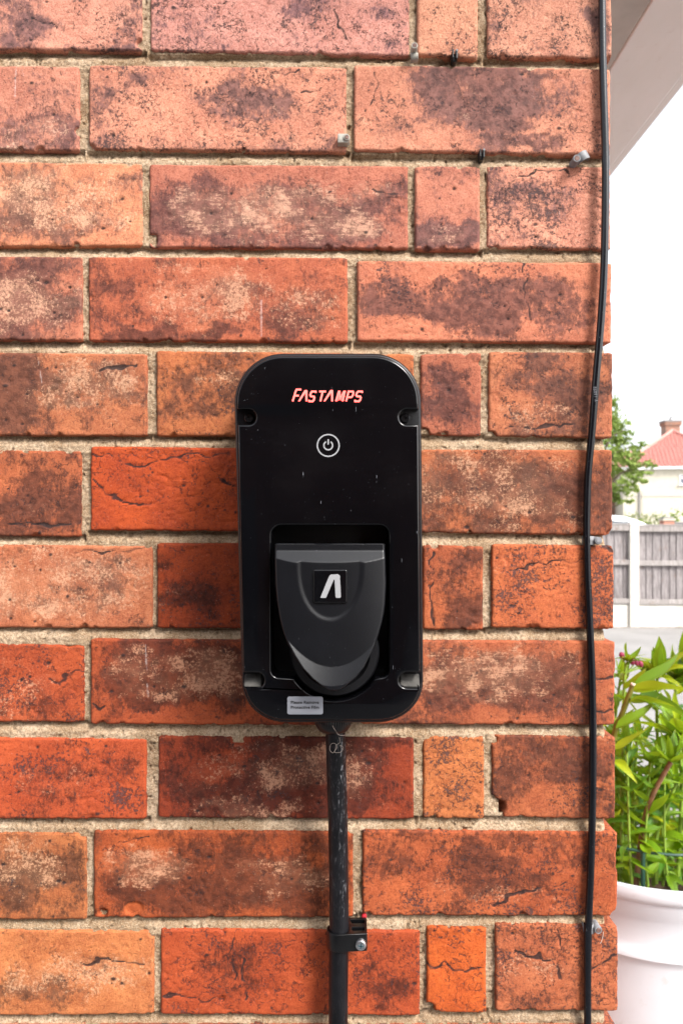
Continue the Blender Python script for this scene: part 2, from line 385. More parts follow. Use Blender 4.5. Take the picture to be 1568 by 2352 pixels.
# ---------------------------------------------------------------- the brick wall
wall = tag(empty('brick_wall', (0, 0, 0)), 'orange-red brick wall with sandy recessed mortar and a corner at its right end', 'wall')
ATTRS = ('burn', 'pale', 'streak', 'spot', 'crackle', 'crk', 'white')
def brick_mesh(corn, st, seed, res=.0011, depth=.03, detail=True):
    """corn: TL TR BR BL photo pixels on the wall plane. returns mesh centred on its middle, and that middle"""
    C = np.array(corn, float); wpx = (C[1, 0]-C[0, 0] + C[2, 0]-C[3, 0])/2; hpx = (C[3, 1]-C[0, 1] + C[2, 1]-C[1, 1])/2
    mm = CD/F*1000; W, H = wpx*mm, hpx*mm                 # size in mm
    nu, nv = max(6, int(W/(res*1000))), max(5, int(H/(res*1000)))
    u = np.linspace(0, 1, nu); v = np.linspace(0, 1, nv); U, Vv = np.meshgrid(u, v)
    edge = st.get('edge', 1.0)
    # ragged outline (mm, inwards)
    top = (.35 + .35*fbm(u*W/7, u*0+.3, seed, 3))*edge + .25*np.clip(fbm(u*W/2.5, u*0, seed+5, 2), 0, 1)
    bot = (.5 + .7*fbm(u*W/9, u*0+.7, seed+9, 4, .6))*edge + 1.3*edge*np.clip(fbm(u*W/12, u*0, seed+4, 4, .7)-.22, 0, 1)*2
    lef = (.35 + .4*fbm(v*H/8, v*0+.9, seed+19, 3))*edge; rig = (.4 + .5*fbm(v*H/7, v*0+.2, seed+29, 4, .6))*edge + (.9*np.clip(fbm(v*H/9, v*0, seed+31, 3)-.2, 0, 1)*2 if st.get('corner') else 0)
    cr_ = 3.2 + 1.5*_h(np.array([seed]), np.array([1]), 3)[0]
    def corner(t, L, r):      # rounding of the corner outline
        a = np.clip(1 - t*L/r, 0, 1); b = np.clip(1 - (1-t)*L/r, 0, 1); return .9*(a**2 + b**2)
    top = top + corner(u, W, cr_); bot = bot + corner(u, W, cr_); 
    T = np.interp(Vv, [0, 1], [0, 1])
    yy = Vv*H; xx = U*W
    yy = top[None, :] + Vv*(H - top - bot)[None, :]
    xx = lef[:, None] + U*(W - lef - rig)[:, None]
    uu, vv = xx/W, yy/H
    PX = (C[0, 0]*(1-uu)+C[1, 0]*uu)*(1-vv) + (C[3, 0]*(1-uu)+C[2, 0]*uu)*vv
    PY = (C[0, 1]*(1-uu)+C[1, 1]*uu)*(1-vv) + (C[3, 1]*(1-uu)+C[2, 1]*uu)*vv
    d = np.minimum(np.minimum(xx-lef[:, None], W-rig[:, None]-xx), np.minimum(yy-top[None, :], H-bot[None, :]-yy))
    rr = 1.35 + .6*fbm(xx/14, yy/14, seed+3, 2)
    rr = np.maximum(rr, .8)
    t = np.clip(d/rr, 0, 1); yb = rr*(1-np.sqrt(np.clip(1-(1-t)**2, 0, 1)))
    rnd = _h(np.array([seed, seed+1, seed+2]), np.array([5, 5, 5]), 1)
    rough = st.get('rough', 1.0)
    ridge = np.abs(fbm(xx/16, yy/9, seed+11, 3, .5)); yb = yb + .42*rough*fbm(xx/3, yy/3, seed+7, 4, .65) + .55*sstep(.10, .0, ridge)*sstep(.05, .3, fbm(xx/40, yy/30, seed+12, 2)) + .55*fbm(xx/40, yy/25, seed+8, 3) + (rnd[0]-.5)*2.2 + (rnd[1]-.5)*1.2*(uu-.5) + (rnd[2]-.5)*1.6*(vv-.5)
    A = {a: np.full(PX.shape, 0.0) for a in ATTRS}
    wxn, wyn = 60*fbm(xx/24, yy/18, seed+50, 5, .62), 44*fbm(xx/22, yy/16, seed+60, 5, .62)
    for nm, val in st.get('all', {}).items(): A[nm] += val
    for b_i, b in enumerate(st.get('b', [])):          # (attr, cx, cy, rx, ry, strength)
        nm, cx, cy, rx, ry, s = b[:6]
        dd = ((np.abs(PX+wxn-cx)/rx)**3.2 + (np.abs(PY+wyn-cy)/ry)**3.2)**(1/3.2)
        A[nm] = A[nm] + s*.92*sstep(1.35, .45, dd)*(.8+.45*fbm(xx/22, yy/16, seed+b_i*7, 4, .6))
    A['burn'] = A['burn'] + .05 + .42*fbm(xx/38, yy/24, seed+40, 4, .6); A['pale'] = A['pale'] + .30*fbm(xx/30+5, yy/18, seed+41, 4, .6); A['spot'] = A['spot']*.85 + .75*fbm(xx/22+9, yy/16, seed+42, 4, .6) - .05; A['crackle'] = A['crackle']*.9 + .9*fbm(xx/26+3, yy/18, seed+43, 3) - .1
    for ln in st.get('cr', []):
        wob = 11*fbm(xx/7, yy/7, seed+70, 2, .4); wob2 = 11*fbm(xx/7+9, yy/7+9, seed+80, 2, .4)
        best = np.full(PX.shape, 1e9)
        for (a0, b0), (a1, b1) in zip(ln, ln[1:]):
            ax, ay = a1-a0, b1-b0; L2 = ax*ax+ay*ay+1e-9
            tt = np.clip(((PX+wob-a0)*ax + (PY+wob2-b0)*ay)/L2, 0, 1)
            best = np.minimum(best, np.hypot(PX+wob-a0-tt*ax, PY+wob2-b0-tt*ay))
        g_ = np.exp(-(best/np.maximum(2.3, 2.8+1.0*fbm(xx/8, yy/8, seed+83, 2)))**2)*np.clip(.75+.9*fbm(xx/12, yy/12, seed+84, 2), .45, 1); A['crk'] = np.maximum(A['crk'], g_); yb = yb + .7*g_
    for ln in st.get('wh', []):
        (a0, b0), (a1, b1), wd = ln; ax, ay = a1-a0, b1-b0; L2 = ax*ax+ay*ay
        tt = np.clip(((PX-a0)*ax + (PY-b0)*ay)/L2, 0, 1); A['white'] = np.maximum(A['white'], np.exp(-((np.hypot(PX-a0-tt*ax, PY-b0-tt*ay)+1.5*fbm(xx/3, yy/3, seed, 2))/(wd*.7))**2))
    for (cx, cy, r, dep) in st.get('chip', []):
        dist = np.hypot(PX-cx, PY-cy)*(1+.35*fbm(xx/5, yy/5, seed+90, 3))
        yb = yb + dep*sstep(r, r*.6, dist)
        A['burn'] -= .5*sstep(r, r*.8, dist)
    if detail:
        rp = np.random.RandomState(seed+2)
        for _ in range(int(W/9)):
            cx, cy, r = rp.uniform(3, W-3), rp.uniform(3, H-3), rp.uniform(.5, 1.5)**1.2
            g2 = np.exp(-(((xx-cx)/(r*rp.uniform(.7, 1.8)))**2 + ((yy-cy)/r)**2)); yb = yb + rp.choice((1.0, 1.0, -.45))*g2; A['crk'] = np.maximum(A['crk'], .75*g2*(rp.rand() < .6))
    if detail:   # small random edge chips
        rs = np.random.RandomState(seed)
        for _ in range(rs.randint(3, 8)):
            side = rs.rand()
            cx = rs.uniform(0, W) ; cy = H if side < .7 else 0
            dist = np.hypot(xx-cx, yy-cy)*(1+.4*fbm(xx/2.5, yy/2.5, seed+91, 2)); r = rs.uniform(1.5, 4.2)
            yb = yb + rs.uniform(1., 4.)*sstep(r, r*.6, dist)
    # to metres
    ctr = P(C[:, 0].mean(), C[:, 1].mean())
    X = (PX-CX)/F*CD - ctr.x; Z = CZ - (PY-CY)/F*CD - ctr.z; Y = yb/1000
    front = np.stack([X.ravel(), Y.ravel(), Z.ravel()], 1)
    loop = np.concatenate([np.arange(nu), (np.arange(1, nv)*nu + nu-1), ((nv-1)*nu + np.arange(nu-2, -1, -1)), (np.arange(nv-2, 0, -1)*nu)])
    rings = [front]; faces = [gridfaces(nu, nv)]
    prev = loop; base = len(front)
    jit = fbm(np.arange(len(loop))*.25, np.zeros(len(loop)), seed+77, 3)
    for kk, yd in enumerate([.004, .009, depth]):
        ring = front[loop].copy(); ring[:, 1] = np.maximum(ring[:, 1], 0)*0 + yd
        inset = .0002*kk + .0003*jit
        ring[:, 0] -= np.sign(ring[:, 0])*inset; ring[:, 2] -= np.sign(ring[:, 2])*inset
        ring[:, 1] = np.maximum(ring[:, 1], front[loop][:, 1] + .0008*(kk+1))
        rings.append(ring); idx = np.arange(len(loop)) + base; base += len(loop)
        faces.append(np.stack([prev, np.roll(prev, -1), np.roll(idx, -1), idx], 1)); prev = idx
    V_ = np.concatenate(rings); Fc = np.concatenate(faces)
    me = npmesh('brick', V_, Fc[:, ::-1])
    L = len(loop)
    for a in ATTRS:
        at = me.attributes.new(a, 'FLOAT', 'POINT'); arr = A[a].ravel(); 
        side = arr[loop]
        if a in ('burn', 'pale'): side = side*.2
        arr = np.concatenate([arr, side, side, side]).astype(np.float32); at.data.foreach_set('value', arr)
    me.polygons.foreach_set('use_smooth', np.ones(len(me.polygons), bool)); me.materials.append(M_BRICK)
    return me, ctr
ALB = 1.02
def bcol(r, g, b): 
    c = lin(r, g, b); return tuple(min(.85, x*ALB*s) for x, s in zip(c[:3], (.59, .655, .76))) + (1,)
def add_brick(me, ctr, col):
    o = bpy.data.objects.new('brick', me); COL.objects.link(o); o.location = ctr; o.color = col
    o.parent = wall
    return o
# (x0, x1, ytopL, ytopR, ybotL, ybotR, colour, style)
S = dict
BR = [
 (-262, 326, -86, -84, 111, 117, (226,150,118), S(all=S(burn=.18, spot=.35, crackle=.5), b=[('burn',40,40,90,70,.35),('burn',150,110,150,14,.6)], chip=[(322,98,12,4)], cr=[[(75,45),(115,52),(125,66)]])),
 (344, 941, -84, -82, 115, 127, (224,150,125), S(all=S(burn=.14, spot=.38, crackle=.9), b=[('burn',860,60,50,60,.4),('burn',720,20,60,30,.2)], cr=[[(770,20),(782,55),(795,80)]])),
 (957, 1098, -82, -82, 128, 134, (233,158,118), S(all=S(spot=.5, burn=.08), b=[('burn',1000,90,40,50,.25)])),
 (1118, 1405, -82, -80, 130, 137, (230,154,118), S(corner=1, all=S(spot=.6, crackle=.6, burn=.12), b=[('burn',1380,60,30,60,.5)], chip=[(1402,142,16,8)], wh=[((1288,48),(1288,53),4)])),
 (-400, 182, 144, 150, 345, 346, (216,138,106), S(all=S(burn=.15, spot=.3), b=[('burn',60,300,150,50,.42),('pale',60,310,110,40,.5)], chip=[(180,300,12,5),(90,346,14,4)], wh=[((38,150),(34,220),4),((52,160),(54,175),3)])),
 (203, 796, 146, 150, 343, 349, (228,148,112), S(all=S(burn=.2, spot=.45, crackle=.6), b=[('burn',560,235,110,45,.55),('burn',300,200,60,30,.3),('spot',350,300,150,50,.35)], chip=[(206,340,14,3)], cr=[[(690,215),(740,200)],[(620,165),(690,160)]])),
 (812, 1402, 148, 157, 346, 358, (223,143,107), S(corner=1, all=S(spot=.4, crackle=.3, burn=.08), b=[('burn',1110,215,175,75,.85),('burn',1190,325,110,30,.6),('spot',1320,260,70,80,.4)], cr=[[(1300,298),(1330,300),(1360,308)],[(860,170),(865,200),(850,240)]], wh=[((1402,330),(1404,338),5)])),
 (-284, 326, 366, 371, 568, 565, (229,143,98), S(all=S(burn=.15), b=[('burn',140,460,170,80,.55),('pale',130,450,180,75,.75),('burn',100,530,60,40,.3)], edge=.8)),
 (341, 938, 374, 378, 568, 572, (200,118,88), S(all=S(burn=.22, streak=.4), b=[('burn',460,480,130,80,.62),('pale',480,480,110,70,.7),('pale',720,490,190,70,.85),('burn',760,500,180,70,.4)], chip=[(350,545,14,4),(352,555,9,4)], cr=[[(860,435),(900,440),(930,444)]])),
 (952, 1102, 380, 382, 575, 576, (212,130,98), S(all=S(burn=.22, spot=.2), b=[('burn',1027,545,90,32,.85),('pale',1030,545,70,26,.5)], edge=.8)),
 (1118, 1404, 377, 380, 569, 573, (230,150,115), S(corner=1, all=S(spot=.62, crackle=1.0, burn=.1), b=[('burn',1160,440,40,70,.3),('burn',1290,470,90,50,.2)], cr=[[(1190,400),(1230,390),(1300,388),(1310,396)]], wh=[((1284,480),(1287,505),3),((1150,540),(1153,570),2.5)])),
 (-425, 189, 586, 588, 780, 784, (205,120,85), S(all=S(burn=.2), b=[('burn',40,680,150,90,.75),('pale',40,690,140,75,.85)], edge=.8)),
 (202, 799, 588, 590, 784, 787, (200,105,68), S(all=S(burn=.22), b=[('burn',300,680,100,100,.32),('pale',470,680,140,75,.8),('burn',620,700,170,70,.35),('pale',720,700,90,60,.45),('burn',400,770,180,22,.6)], wh=[((600,690),(600,770),6)])),
 (819, 1404, 597, 603, 784, 790, (218,128,90), S(corner=1, all=S(spot=.3, burn=.05), b=[('burn',1100,692,270,52,.8),('burn',900,680,60,45,.5),('burn',1200,735,190,40,.45),('spot',900,640,60,30,.5)], cr=[[(1198,605),(1208,640),(1203,670),(1212,710),(1218,735)]], rough=1.2)),
 (-275, 338, 806, 812, 1000, 1003, (212,122,76), S(all=S(burn=.2), b=[('burn',30,900,75,100,.7),('pale',200,880,150,75,.75),('burn',200,880,130,60,.3)], cr=[[(230,850),(260,842),(320,838)]], edge=.8, wh=[((90,830),(97,880),3)])),
 (358, 951, 804, 812, 1003, 1003, (216,122,70), S(all=S(burn=.12, spot=.3), b=[('burn',480,890,110,70,.62),('pale',500,880,80,30,.4)])),
 (965, 1106, 812, 808, 1000, 1003, (202,114,80), S(all=S(burn=.22, crackle=.3), b=[('burn',1035,905,60,75,.55)], chip=[(972,995,16,4),(1104,832,7,5)])),
 (1121, 1408, 806, 808, 1003, 1008, (216,126,82), S(corner=1, all=S(burn=.2, spot=.5, crackle=.7), b=[('burn',1260,860,120,60,.45),('burn',1300,930,100,60,.35),('pale',1250,960,100,40,.4)], chip=[(1128,1000,12,4)], cr=[[(1170,980),(1230,985),(1290,975),(1330,978)]])),
 (-428, 186, 1026, 1034, 1233, 1234, (208,104,62), S(all=S(burn=.2, crackle=.3), b=[('burn',80,1170,130,60,.65),('burn',60,1080,100,40,.3)], cr=[[(0,1195),(40,1200),(100,1202),(160,1207)]], edge=.9)),
 (207, 830, 1024, 1030, 1220, 1224, (208,76,30), S(all=S(crackle=.8, spot=.22), b=[], cr=[[(212,1042),(250,1050),(300,1062),(340,1068),(400,1050),(460,1045),(530,1040)],[(210,1100),(240,1130),(290,1150),(350,1160)],[(470,1060),(500,1090),(530,1120)]])),
 (850, 1408, 1030, 1032, 1224, 1232, (203,104,62), S(corner=1, all=S(burn=.25), b=[('burn',1130,1140,300,85,.62),('pale',1100,1100,220,70,.6),('pale',1150,1180,200,40,.4)], chip=[(1402,1225,10,4)])),
 (-260, 350, 1247, 1254, 1443, 1445, (216,118,76), S(all=S(burn=.12), b=[('pale',120,1350,260,85,.85),('burn',220,1340,110,70,.55),('burn',60,1400,90,40,.3)], cr=[[(165,1268),(250,1270),(340,1258)]], edge=.7)),
 (360, 956, 1246, 1248, 1445, 1447, (172,60,22), S(all=S(burn=.15, crackle=.4, spot=.22), b=[('burn',420,1340,70,60,.3),('spot',480,1390,70,50,.3)])),
 (970, 1110, 1250, 1254, 1448, 1450, (206,100,58), S(all=S(burn=.2, crackle=.5), b=[('burn',1060,1340,55,80,.42),('burn',1060,1420,60,30,.4)], cr=[[(990,1265),(992,1330),(993,1390),(1005,1440)]])),
 (1128, 1410, 1248, 1252, 1443, 1447, (226,110,62), S(corner=1, all=S(spot=.62, crackle=.4), b=[('spot',1380,1350,40,90,.4),('burn',1260,1300,90,25,.35)], chip=[(1404,1253,12,4)], cr=[[(1185,1310),(1230,1295),(1300,1290),(1370,1280)],[(1380,1254),(1392,1262),(1405,1266)]])),
 (-422, 193, 1470, 1482, 1658, 1662, (206,84,42), S(all=S(spot=.58, crackle=1.0, burn=.1), b=[('burn',30,1620,100,50,.4),('pale',60,1620,120,50,.4),('burn',30,1530,60,40,.3)], chip=[(160,1472,22,3)], cr=[[(110,1560),(140,1572),(155,1550),(190,1545)]])),
 (208, 806, 1466, 1470, 1665, 1668, (196,82,42), S(all=S(burn=.22, crackle=.2, streak=.2), b=[('burn',390,1550,180,80,.8),('pale',400,1550,150,60,.75),('pale',500,1540,60,50,.4)], wh=[((339,1570),(341,1600),4),((335,1480),(338,1540),4)], cr=[[(210,1610),(235,1625)]])),
 (822, 1413, 1468, 1472, 1666, 1668, (206,102,62), S(corner=1, all=S(burn=.22, streak=.4, spot=.2), b=[('burn',1080,1560,220,60,.55),('pale',1080,1540,260,60,.8),('burn',1250,1590,120,60,.45),('burn',990,1640,80,40,.4)], cr=[[(1350,1552),(1375,1558),(1410,1552)],[(1330,1625),(1370,1630),(1410,1628)]])),
 (-276, 336, 1690, 1698, 1882, 1884, (212,84,42), S(all=S(spot=.38, burn=.12), b=[('burn',120,1830,90,70,.35),('pale',120,1800,90,50,.4),('spot',290,1820,60,60,.5)])),
 (362, 951, 1690, 1694, 1882, 1886, (172,62,30), S(all=S(burn=.3), b=[('burn',700,1770,180,90,.72),('pale',720,1760,130,60,.85),('pale',560,1860,160,20,.8),('burn',480,1840,110,50,.4),('pale',510,1800,110,60,.4)], chip=[(545,1698,20,2)])),
 (971, 1113, 1690, 1692, 1883, 1884, (222,118,64), S(all=S(spot=.66, crackle=.5), b=[('spot',1050,1780,70,70,.15)])),
 (1129, 1415, 1688, 1692, 1880, 1886, (203,100,58), S(corner=1, all=S(burn=.22, spot=.4), b=[('burn',1260,1760,130,60,.55),('burn',1370,1790,60,80,.35)], chip=[(1128,1862,36,10),(1120,1895,38,10),(1132,1700,12,3)], edge=1.)),
 (-416, 198, 1907, 1915, 2115, 2116, (208,112,62), S(all=S(burn=.2), b=[('burn',90,2030,120,80,.45),('pale',60,1990,110,80,.5)], chip=[(192,1915,16,3)])),
 (214, 812, 1907, 1910, 2112, 2110, (200,88,42), S(all=S(burn=.25, streak=.35), b=[('burn',520,2020,300,75,.7),('pale',330,1990,110,50,.8),('pale',640,2010,120,60,.6)], chip=[(236,2098,12,4),(310,2090,22,2)], cr=[[(270,1940),(300,1928),(340,1925)]])),
 (831, 1419, 1906, 1912, 2106, 2108, (208,96,52), S(corner=1, all=S(burn=.2, spot=.5, crackle=.6), b=[('burn',1130,1990,110,80,.5),('pale',1100,2050,120,30,.4),('burn',900,1960,80,50,.25)], chip=[(845,2108,14,5),(1418,2108,14,6)], cr=[[(1130,2075),(1210,2050),(1300,2030)]])),
 (-252, 354, 2134, 2140, 2338, 2334, (224,124,70), S(all=S(burn=.12), b=[('pale',200,2240,200,50,.7),('burn',60,2290,110,50,.35),('burn',230,2220,90,40,.3)], cr=[[(190,2212),(230,2208),(300,2216),(330,2216)]], chip=[(352,2145,14,3)])),
 (368, 965, 2134, 2138, 2334, 2336, (204,80,38), S(all=S(crackle=1.2, spot=.3, burn=.12), b=[('burn',540,2240,60,80,.4),('burn',880,2230,60,80,.3)], cr=[[(375,2288),(420,2290),(460,2300),(500,2298)],[(530,2160),(525,2210),(545,2250)],[(560,2200),(555,2240),(575,2270),(560,2300)]], chip=[(508,2297,9,2)])),
 (979, 1117, 2128, 2131, 2327, 2330, (228,96,36), S(all=S(spot=.42, crackle=.8), b=[], chip=[(984,2322,18,5)], cr=[[(985,2220),(1030,2215),(1060,2228),(1110,2222)]])),
 (1136, 1420, 2122, 2126, 2324, 2326, (210,106,64), S(corner=1, all=S(crackle=1.3, spot=.4, burn=.08), b=[('pale',1240,2220,100,60,.4),('burn',1250,2290,90,30,.3)], cr=[[(1278,2135),(1281,2170),(1283,2210),(1290,2250)],[(1350,2228),(1390,2210),(1415,2190)],[(1180,2190),(1220,2195),(1260,2200)]])),
]
rects = []
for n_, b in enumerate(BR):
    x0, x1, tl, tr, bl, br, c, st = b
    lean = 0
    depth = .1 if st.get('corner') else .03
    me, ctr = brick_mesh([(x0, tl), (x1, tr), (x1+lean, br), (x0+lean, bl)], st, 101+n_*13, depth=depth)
    add_brick(me, ctr, tuple(q*(1.18 if tl < 600 else .98) for q in bcol(c[0], c[1]+(7 if tl > 1000 else 0), c[2]+(4 if tl > 1000 else 0))[:3]) + (1,)); rects.append((x0, x1, min(tl, tr), max(bl, br)))  # upper rows lightened: washed-out glare put into the brick base colour
# plain bricks beyond the frame, on the same bond
rs = np.random.RandomState(5)
protos = {}
def proto(wd, kind, corner):
    key = (round(wd), kind, corner)
    if key not in protos:
        sts = [S(all=S(burn=.2, spot=.4)), S(all=S(burn=.2, crackle=.6), b=[('burn',0,0,wd*.4,70,.6),('pale',0,0,wd*.35,60,.6)]), S(all=S(spot=.5, crackle=.8))]
        st = dict(sts[kind]); st['corner'] = corner
        protos[key], _ = brick_mesh([(-wd/2, -98), (wd/2, -98), (wd/2, 98), (-wd/2, 98)], st, 900+kind*7+int(wd), res=.005, depth=.1 if corner else .03, detail=False)
    return protos[key]
PAL = [(224,146,108),(205,110,70),(212,90,45),(226,120,66),(190,95,60),(208,100,58)]
for r_ in range(-7, 27):
    ytop = -84 + (r_-1)*221.6; yc = ytop + 99
    even = r_ % 2 == 0
    xs = []
    off = 13 if r_ >= 12 else 0
    if even: edges = [(203+off, 796+off), (814+off, 1402+off)]; k0 = 186+off
    else: edges = [(341+off, 938+off), (953+off, 1100+off), (1119+off, 1404+off)]; k0 = 326+off
    k_ = k0
    while k_ > -2450:
        edges.append((k_-594, k_)); k_ -= 611
    for x0, x1 in edges:
        inside = 1 <= r_ <= 11 and x1 > 0
        if inside or ytop > 5560: continue
        me = proto(x1-x0, rs.randint(3), x1 > 1400)
        p = P((x0+x1)/2, yc); add_brick(me, p + Vector((0, rs.uniform(-.0006, .0006), 0)), bcol(*PAL[rs.randint(6)]))
        if r_ in (0, 12): rects.append((x0, x1, ytop, ytop+198))
        elif 1 <= r_ <= 11: rects.append((x0, x1, ytop, ytop+198))
# mortar: fine relief where joints are in view
step = 3.0
mx = np.arange(-24, 1397, step); my = np.arange(-60, 2420, step)
MXg, MYg = np.meshgrid(mx, my)
inside = np.zeros(MXg.shape, bool); above = np.full(MXg.shape, 1e3)
for (x0, x1, y0, y1) in rects:
    inside |= (MXg > x0+14) & (MXg < x1-14) & (MYg > y0+14) & (MYg < y1-14)
    hit = (MXg > x0-8) & (MXg < x1+8) & (MYg > y1-6); above = np.where(hit, np.minimum(above, MYg-y1), above)
nse = 1.1*fbm(MXg/26, MYg/26, 3, 4, .6) + .85*fbm(MXg/6, MYg/6, 8, 3, .7)
slope = np.where(above < 40, 4.6*np.clip(1-above/20, 0, 1.0), 1.0)
ym = (2.1 + slope + nse*1.25)
pit = fbm(MXg/9, MYg/9, 33, 3, .6); ym = ym + 3.2*np.clip(pit-.42, 0, 1)*3
ym = ym - 2.0*sstep(1370, 1395, MXg)*0
X = (MXg-CX)/F*CD; Z = CZ-(MYg-CY)/F*CD
# round the joint off at the wall corner
ym = ym + 6*np.clip((MXg-1384)/12, 0, 1)**2
V = np.stack([X.ravel(), ym.ravel()/1000, Z.ravel()], 1); Fc = gridfaces(len(mx), len(my))
keep = ~inside.ravel()[Fc].all(1); Fc = Fc[keep]
used = np.unique(Fc); mp = np.zeros(len(V), np.int64); mp[used] = np.arange(len(used))
me = npmesh('mortar', V[used], mp[Fc][:, ::-1]); me.materials.append(M_MORTAR); me.polygons.foreach_set('use_smooth', np.ones(len(me.polygons), bool))
o = bpy.data.objects.new('mortar', me); COL.objects.link(o); o.parent = wall
WX1 = P(1396, 0).x                       # mortar plane on the return side
m = MB(); m.box(-1.12, WX1-.001, .0125, .10, .0, 2.55); m.done('mortar', M_MORTAR, wall)
m = MB(); m.box(.10, WX1-.0005, .1003, 2.2, 0, 2.55); m.done('mortar', M_MORTAR, wall)
# the return wall round the corner: joined, never seen from the front
m = MB(); xr = P(1408, 0).x
for r_ in range(-7, 27):
    z1 = CZ - (-84 + (r_-1)*221.6 - CY)/F*CD; z0 = z1 - .0675
    if z0 < 0: continue
    y = .11 if r_ % 2 == 0 else .1125 + .113
    if r_ % 2: m.box(xr-.03, xr, .105, .214, z0, z1)
    while y < 2.1:
        m.box(xr-.03, xr + random.uniform(-.0006, .0006), y, y+.205, z0, z1); y += .2135
o = m.done('return_bricks', M_BRICK, wall, bevel=.0015, seg=1); o.color = bcol(206, 108, 66); tag(o, kind='stuff')

# ---------------------------------------------------------------- unseen house across the drive, added to darken reflections and block front light
def far_brick(name, c1, c2, mo, sw=.225, rh=.075):
    k = NM(name, .88, .2); tc = k.n('ShaderNodeTexCoord'); mp = k.n('ShaderNodeMapping'); mp.inputs['Rotation'].default_value = (R(90), 0, 0); k.l(tc.outputs['Object'], mp.inputs[0])
    b = k.n('ShaderNodeTexBrick'); k.l(mp.outputs[0], b.inputs[0]); b.inputs['Scale'].default_value = 1; b.inputs['Brick Width'].default_value = sw; b.inputs['Row Height'].default_value = rh; b.inputs['Mortar Size'].default_value = .008
    b.inputs['Color1'].default_value = c1; b.inputs['Color2'].default_value = c2; b.inputs['Mortar'].default_value = mo
    return k.base(b.outputs[0])
nb = tag(empty('added_house_opposite', (-1.5, -5.6, 0)), 'unseen dark brick house across the drive, added for the glossy charger to reflect', 'house')
m = MB(); m.box(-7, 2.6, -9, -5.6, 0, 4.0); m.done('wall', far_brick('dark_facing_brick', (.12, .045, .03, 1), (.07, .03, .02, 1), (.11, .08, .065, 1)), nb)
m = MB(); m.box(-7.3, 2.9, -9.3, -5.35, 4.001, 4.15); m.done('eaves', simple('dark_eaves', (.05, .045, .04, 1)), nb)
m = MB(); m.box(-1.6, -.5, -5.599, -5.55, 0, 2.1); m.done('door', simple('dark_door', (.03, .035, .04, 1), .5), nb, bevel=.01)

# ---------------------------------------------------------------- roof overhang (top right)
def soffit_mat():
    k = NM('cream_painted_board', .7, .3); co = k.coord(scale=(1, .35, 1))
    c = k.mix(k.ramp(k.noise(co, 9, 5, .65), .3, .7), (.78, .80, .79, 1), (.83, .85, .85, 1))
    c = k.mix(k.ramp(k.noise(k.coord(), 45, 5, .7), .58, .75, 0, .3), c, (.6, .55, .52, 1))
    k.bump(k.noise(k.coord(), 300, 4), .0004, .5); return k.base(c)
M_SOF = soffit_mat()
roof = tag(empty('roof_overhang', (.4, 1, 2.4)), 'cream painted eaves overhang beyond the top right corner of the brick wall', 'eaves')
H = .9
m = MB(); m.box(.545, .7035, -.35, 5.5, CZ+H, CZ+H+.045); m.done('soffit_board', M_SOF, roof, bevel=.004)
m = MB(); m.box(.215, .5448, -.35, 5.5, CZ+H+.0015, CZ+H+.05); m.done('soffit_board', simple('shaded_cream_board', (.46, .45, .42, 1), .75, .3, .1, 12, .0004, 200), roof, bevel=.002)  # inner board: its shade is put into a darker base colour
m = MB(); m.box(.704, .722, -.37, 5.52, CZ+H+.003, CZ+H+.17); m.done('fascia_board', M_SOF, roof, bevel=.002)
m = MB(); m.box(.1, .703, -.36, 5.5, CZ+H+.12, CZ+H+.16); m.done('roof_deck', M_SOF, roof)

# ---------------------------------------------------------------- EV charger
ch = tag(empty('ev_charger', P(757, 1240)), 'glossy black wall charger with red backlit lettering and a grey flap over its socket', 'charger')
YF = -.078; YS = -.064
def corner_arc(cx, cy, rx, ry, a0, a1, n=14): return [(cx+rx*math.cos(R(a0+(a1-a0)*i/n)), cy+ry*math.sin(R(a0+(a1-a0)*i/n))) for i in range(n+1)]
def body_outline(g, notches=True):
    """g grows the outline in pixels"""
    o = []
    o += corner_arc(649, 925, 105+g, 108+g, 180, 270)             # top left
    o += corner_arc(856, 923, 105+g, 106+g, 270, 360)             # top right
    if notches:
        o += [(961+g, 940)] + corner_arc(934, 957.5, 17, 17.5, 270, 90, 10)[0:] + [(961.5+g, 975)]
        o += [(965+g, 1545), (965+g, 1545)][:1] + [(940, 1545)][:0]
        o += corner_arc(935, 1563, 19, 18, 270, 90, 10) + [(965+g, 1581)]
    o += [(966+g, 1570 if not notches else 1585)] + corner_arc(866, 1568, 99+g, 87+g, 10 if notches else 0, 90)
    o += corner_arc(656, 1568, 95+g, 87+g, 90, 170 if notches else 180)
    if notches:
        o += [(560-g, 1583)] + corner_arc(588, 1564, 19, 18.5, 90, -90, 10) + [(558-g, 1545.5)]
        o += [(545.5-g, 975)] + corner_arc(571, 957.5, 17, 17.5, 90, -90, 10) + [(544-g, 940)]
    return o
def hole():
    # rounded rectangle with the socket circle bulging through its lower edge
    x0, y0, x1, y1 = 623, 1207, 893, 1557; cx, cy, r = 768, 1500, 110
    half = math.degrees(math.asin((y1-cy)/r))
    o = []
    for (ax, ay, a0) in ((x0+22, y0+22, 180), (x1-22, y0+22, 270), (x1-18, y1-18, 0)):
        rr = 22 if ay < 1400 else 18
        o += [(ax+rr*math.cos(R(a0+90*i/6)), ay+rr*math.sin(R(a0+90*i/6))) for i in range(7)]
    o += [(cx+r*math.cos(R(a)), cy+r*math.sin(R(a))) for a in np.linspace(half+1, 180-half-1, 22)]
    o += [(x0+18+18*math.cos(R(90+90*i/6)), y1-18+18*math.sin(R(90+90*i/6))) for i in range(7)]
    return o
plate('front_panel', [body_outline(0), hole()], YF, YS-YF-.0002, .0015, M_FILM, ch, 3)
plate('back_shell', [body_outline(6.5, False), hole()], YS, .060, .0022, M_SHELL, ch, 3)
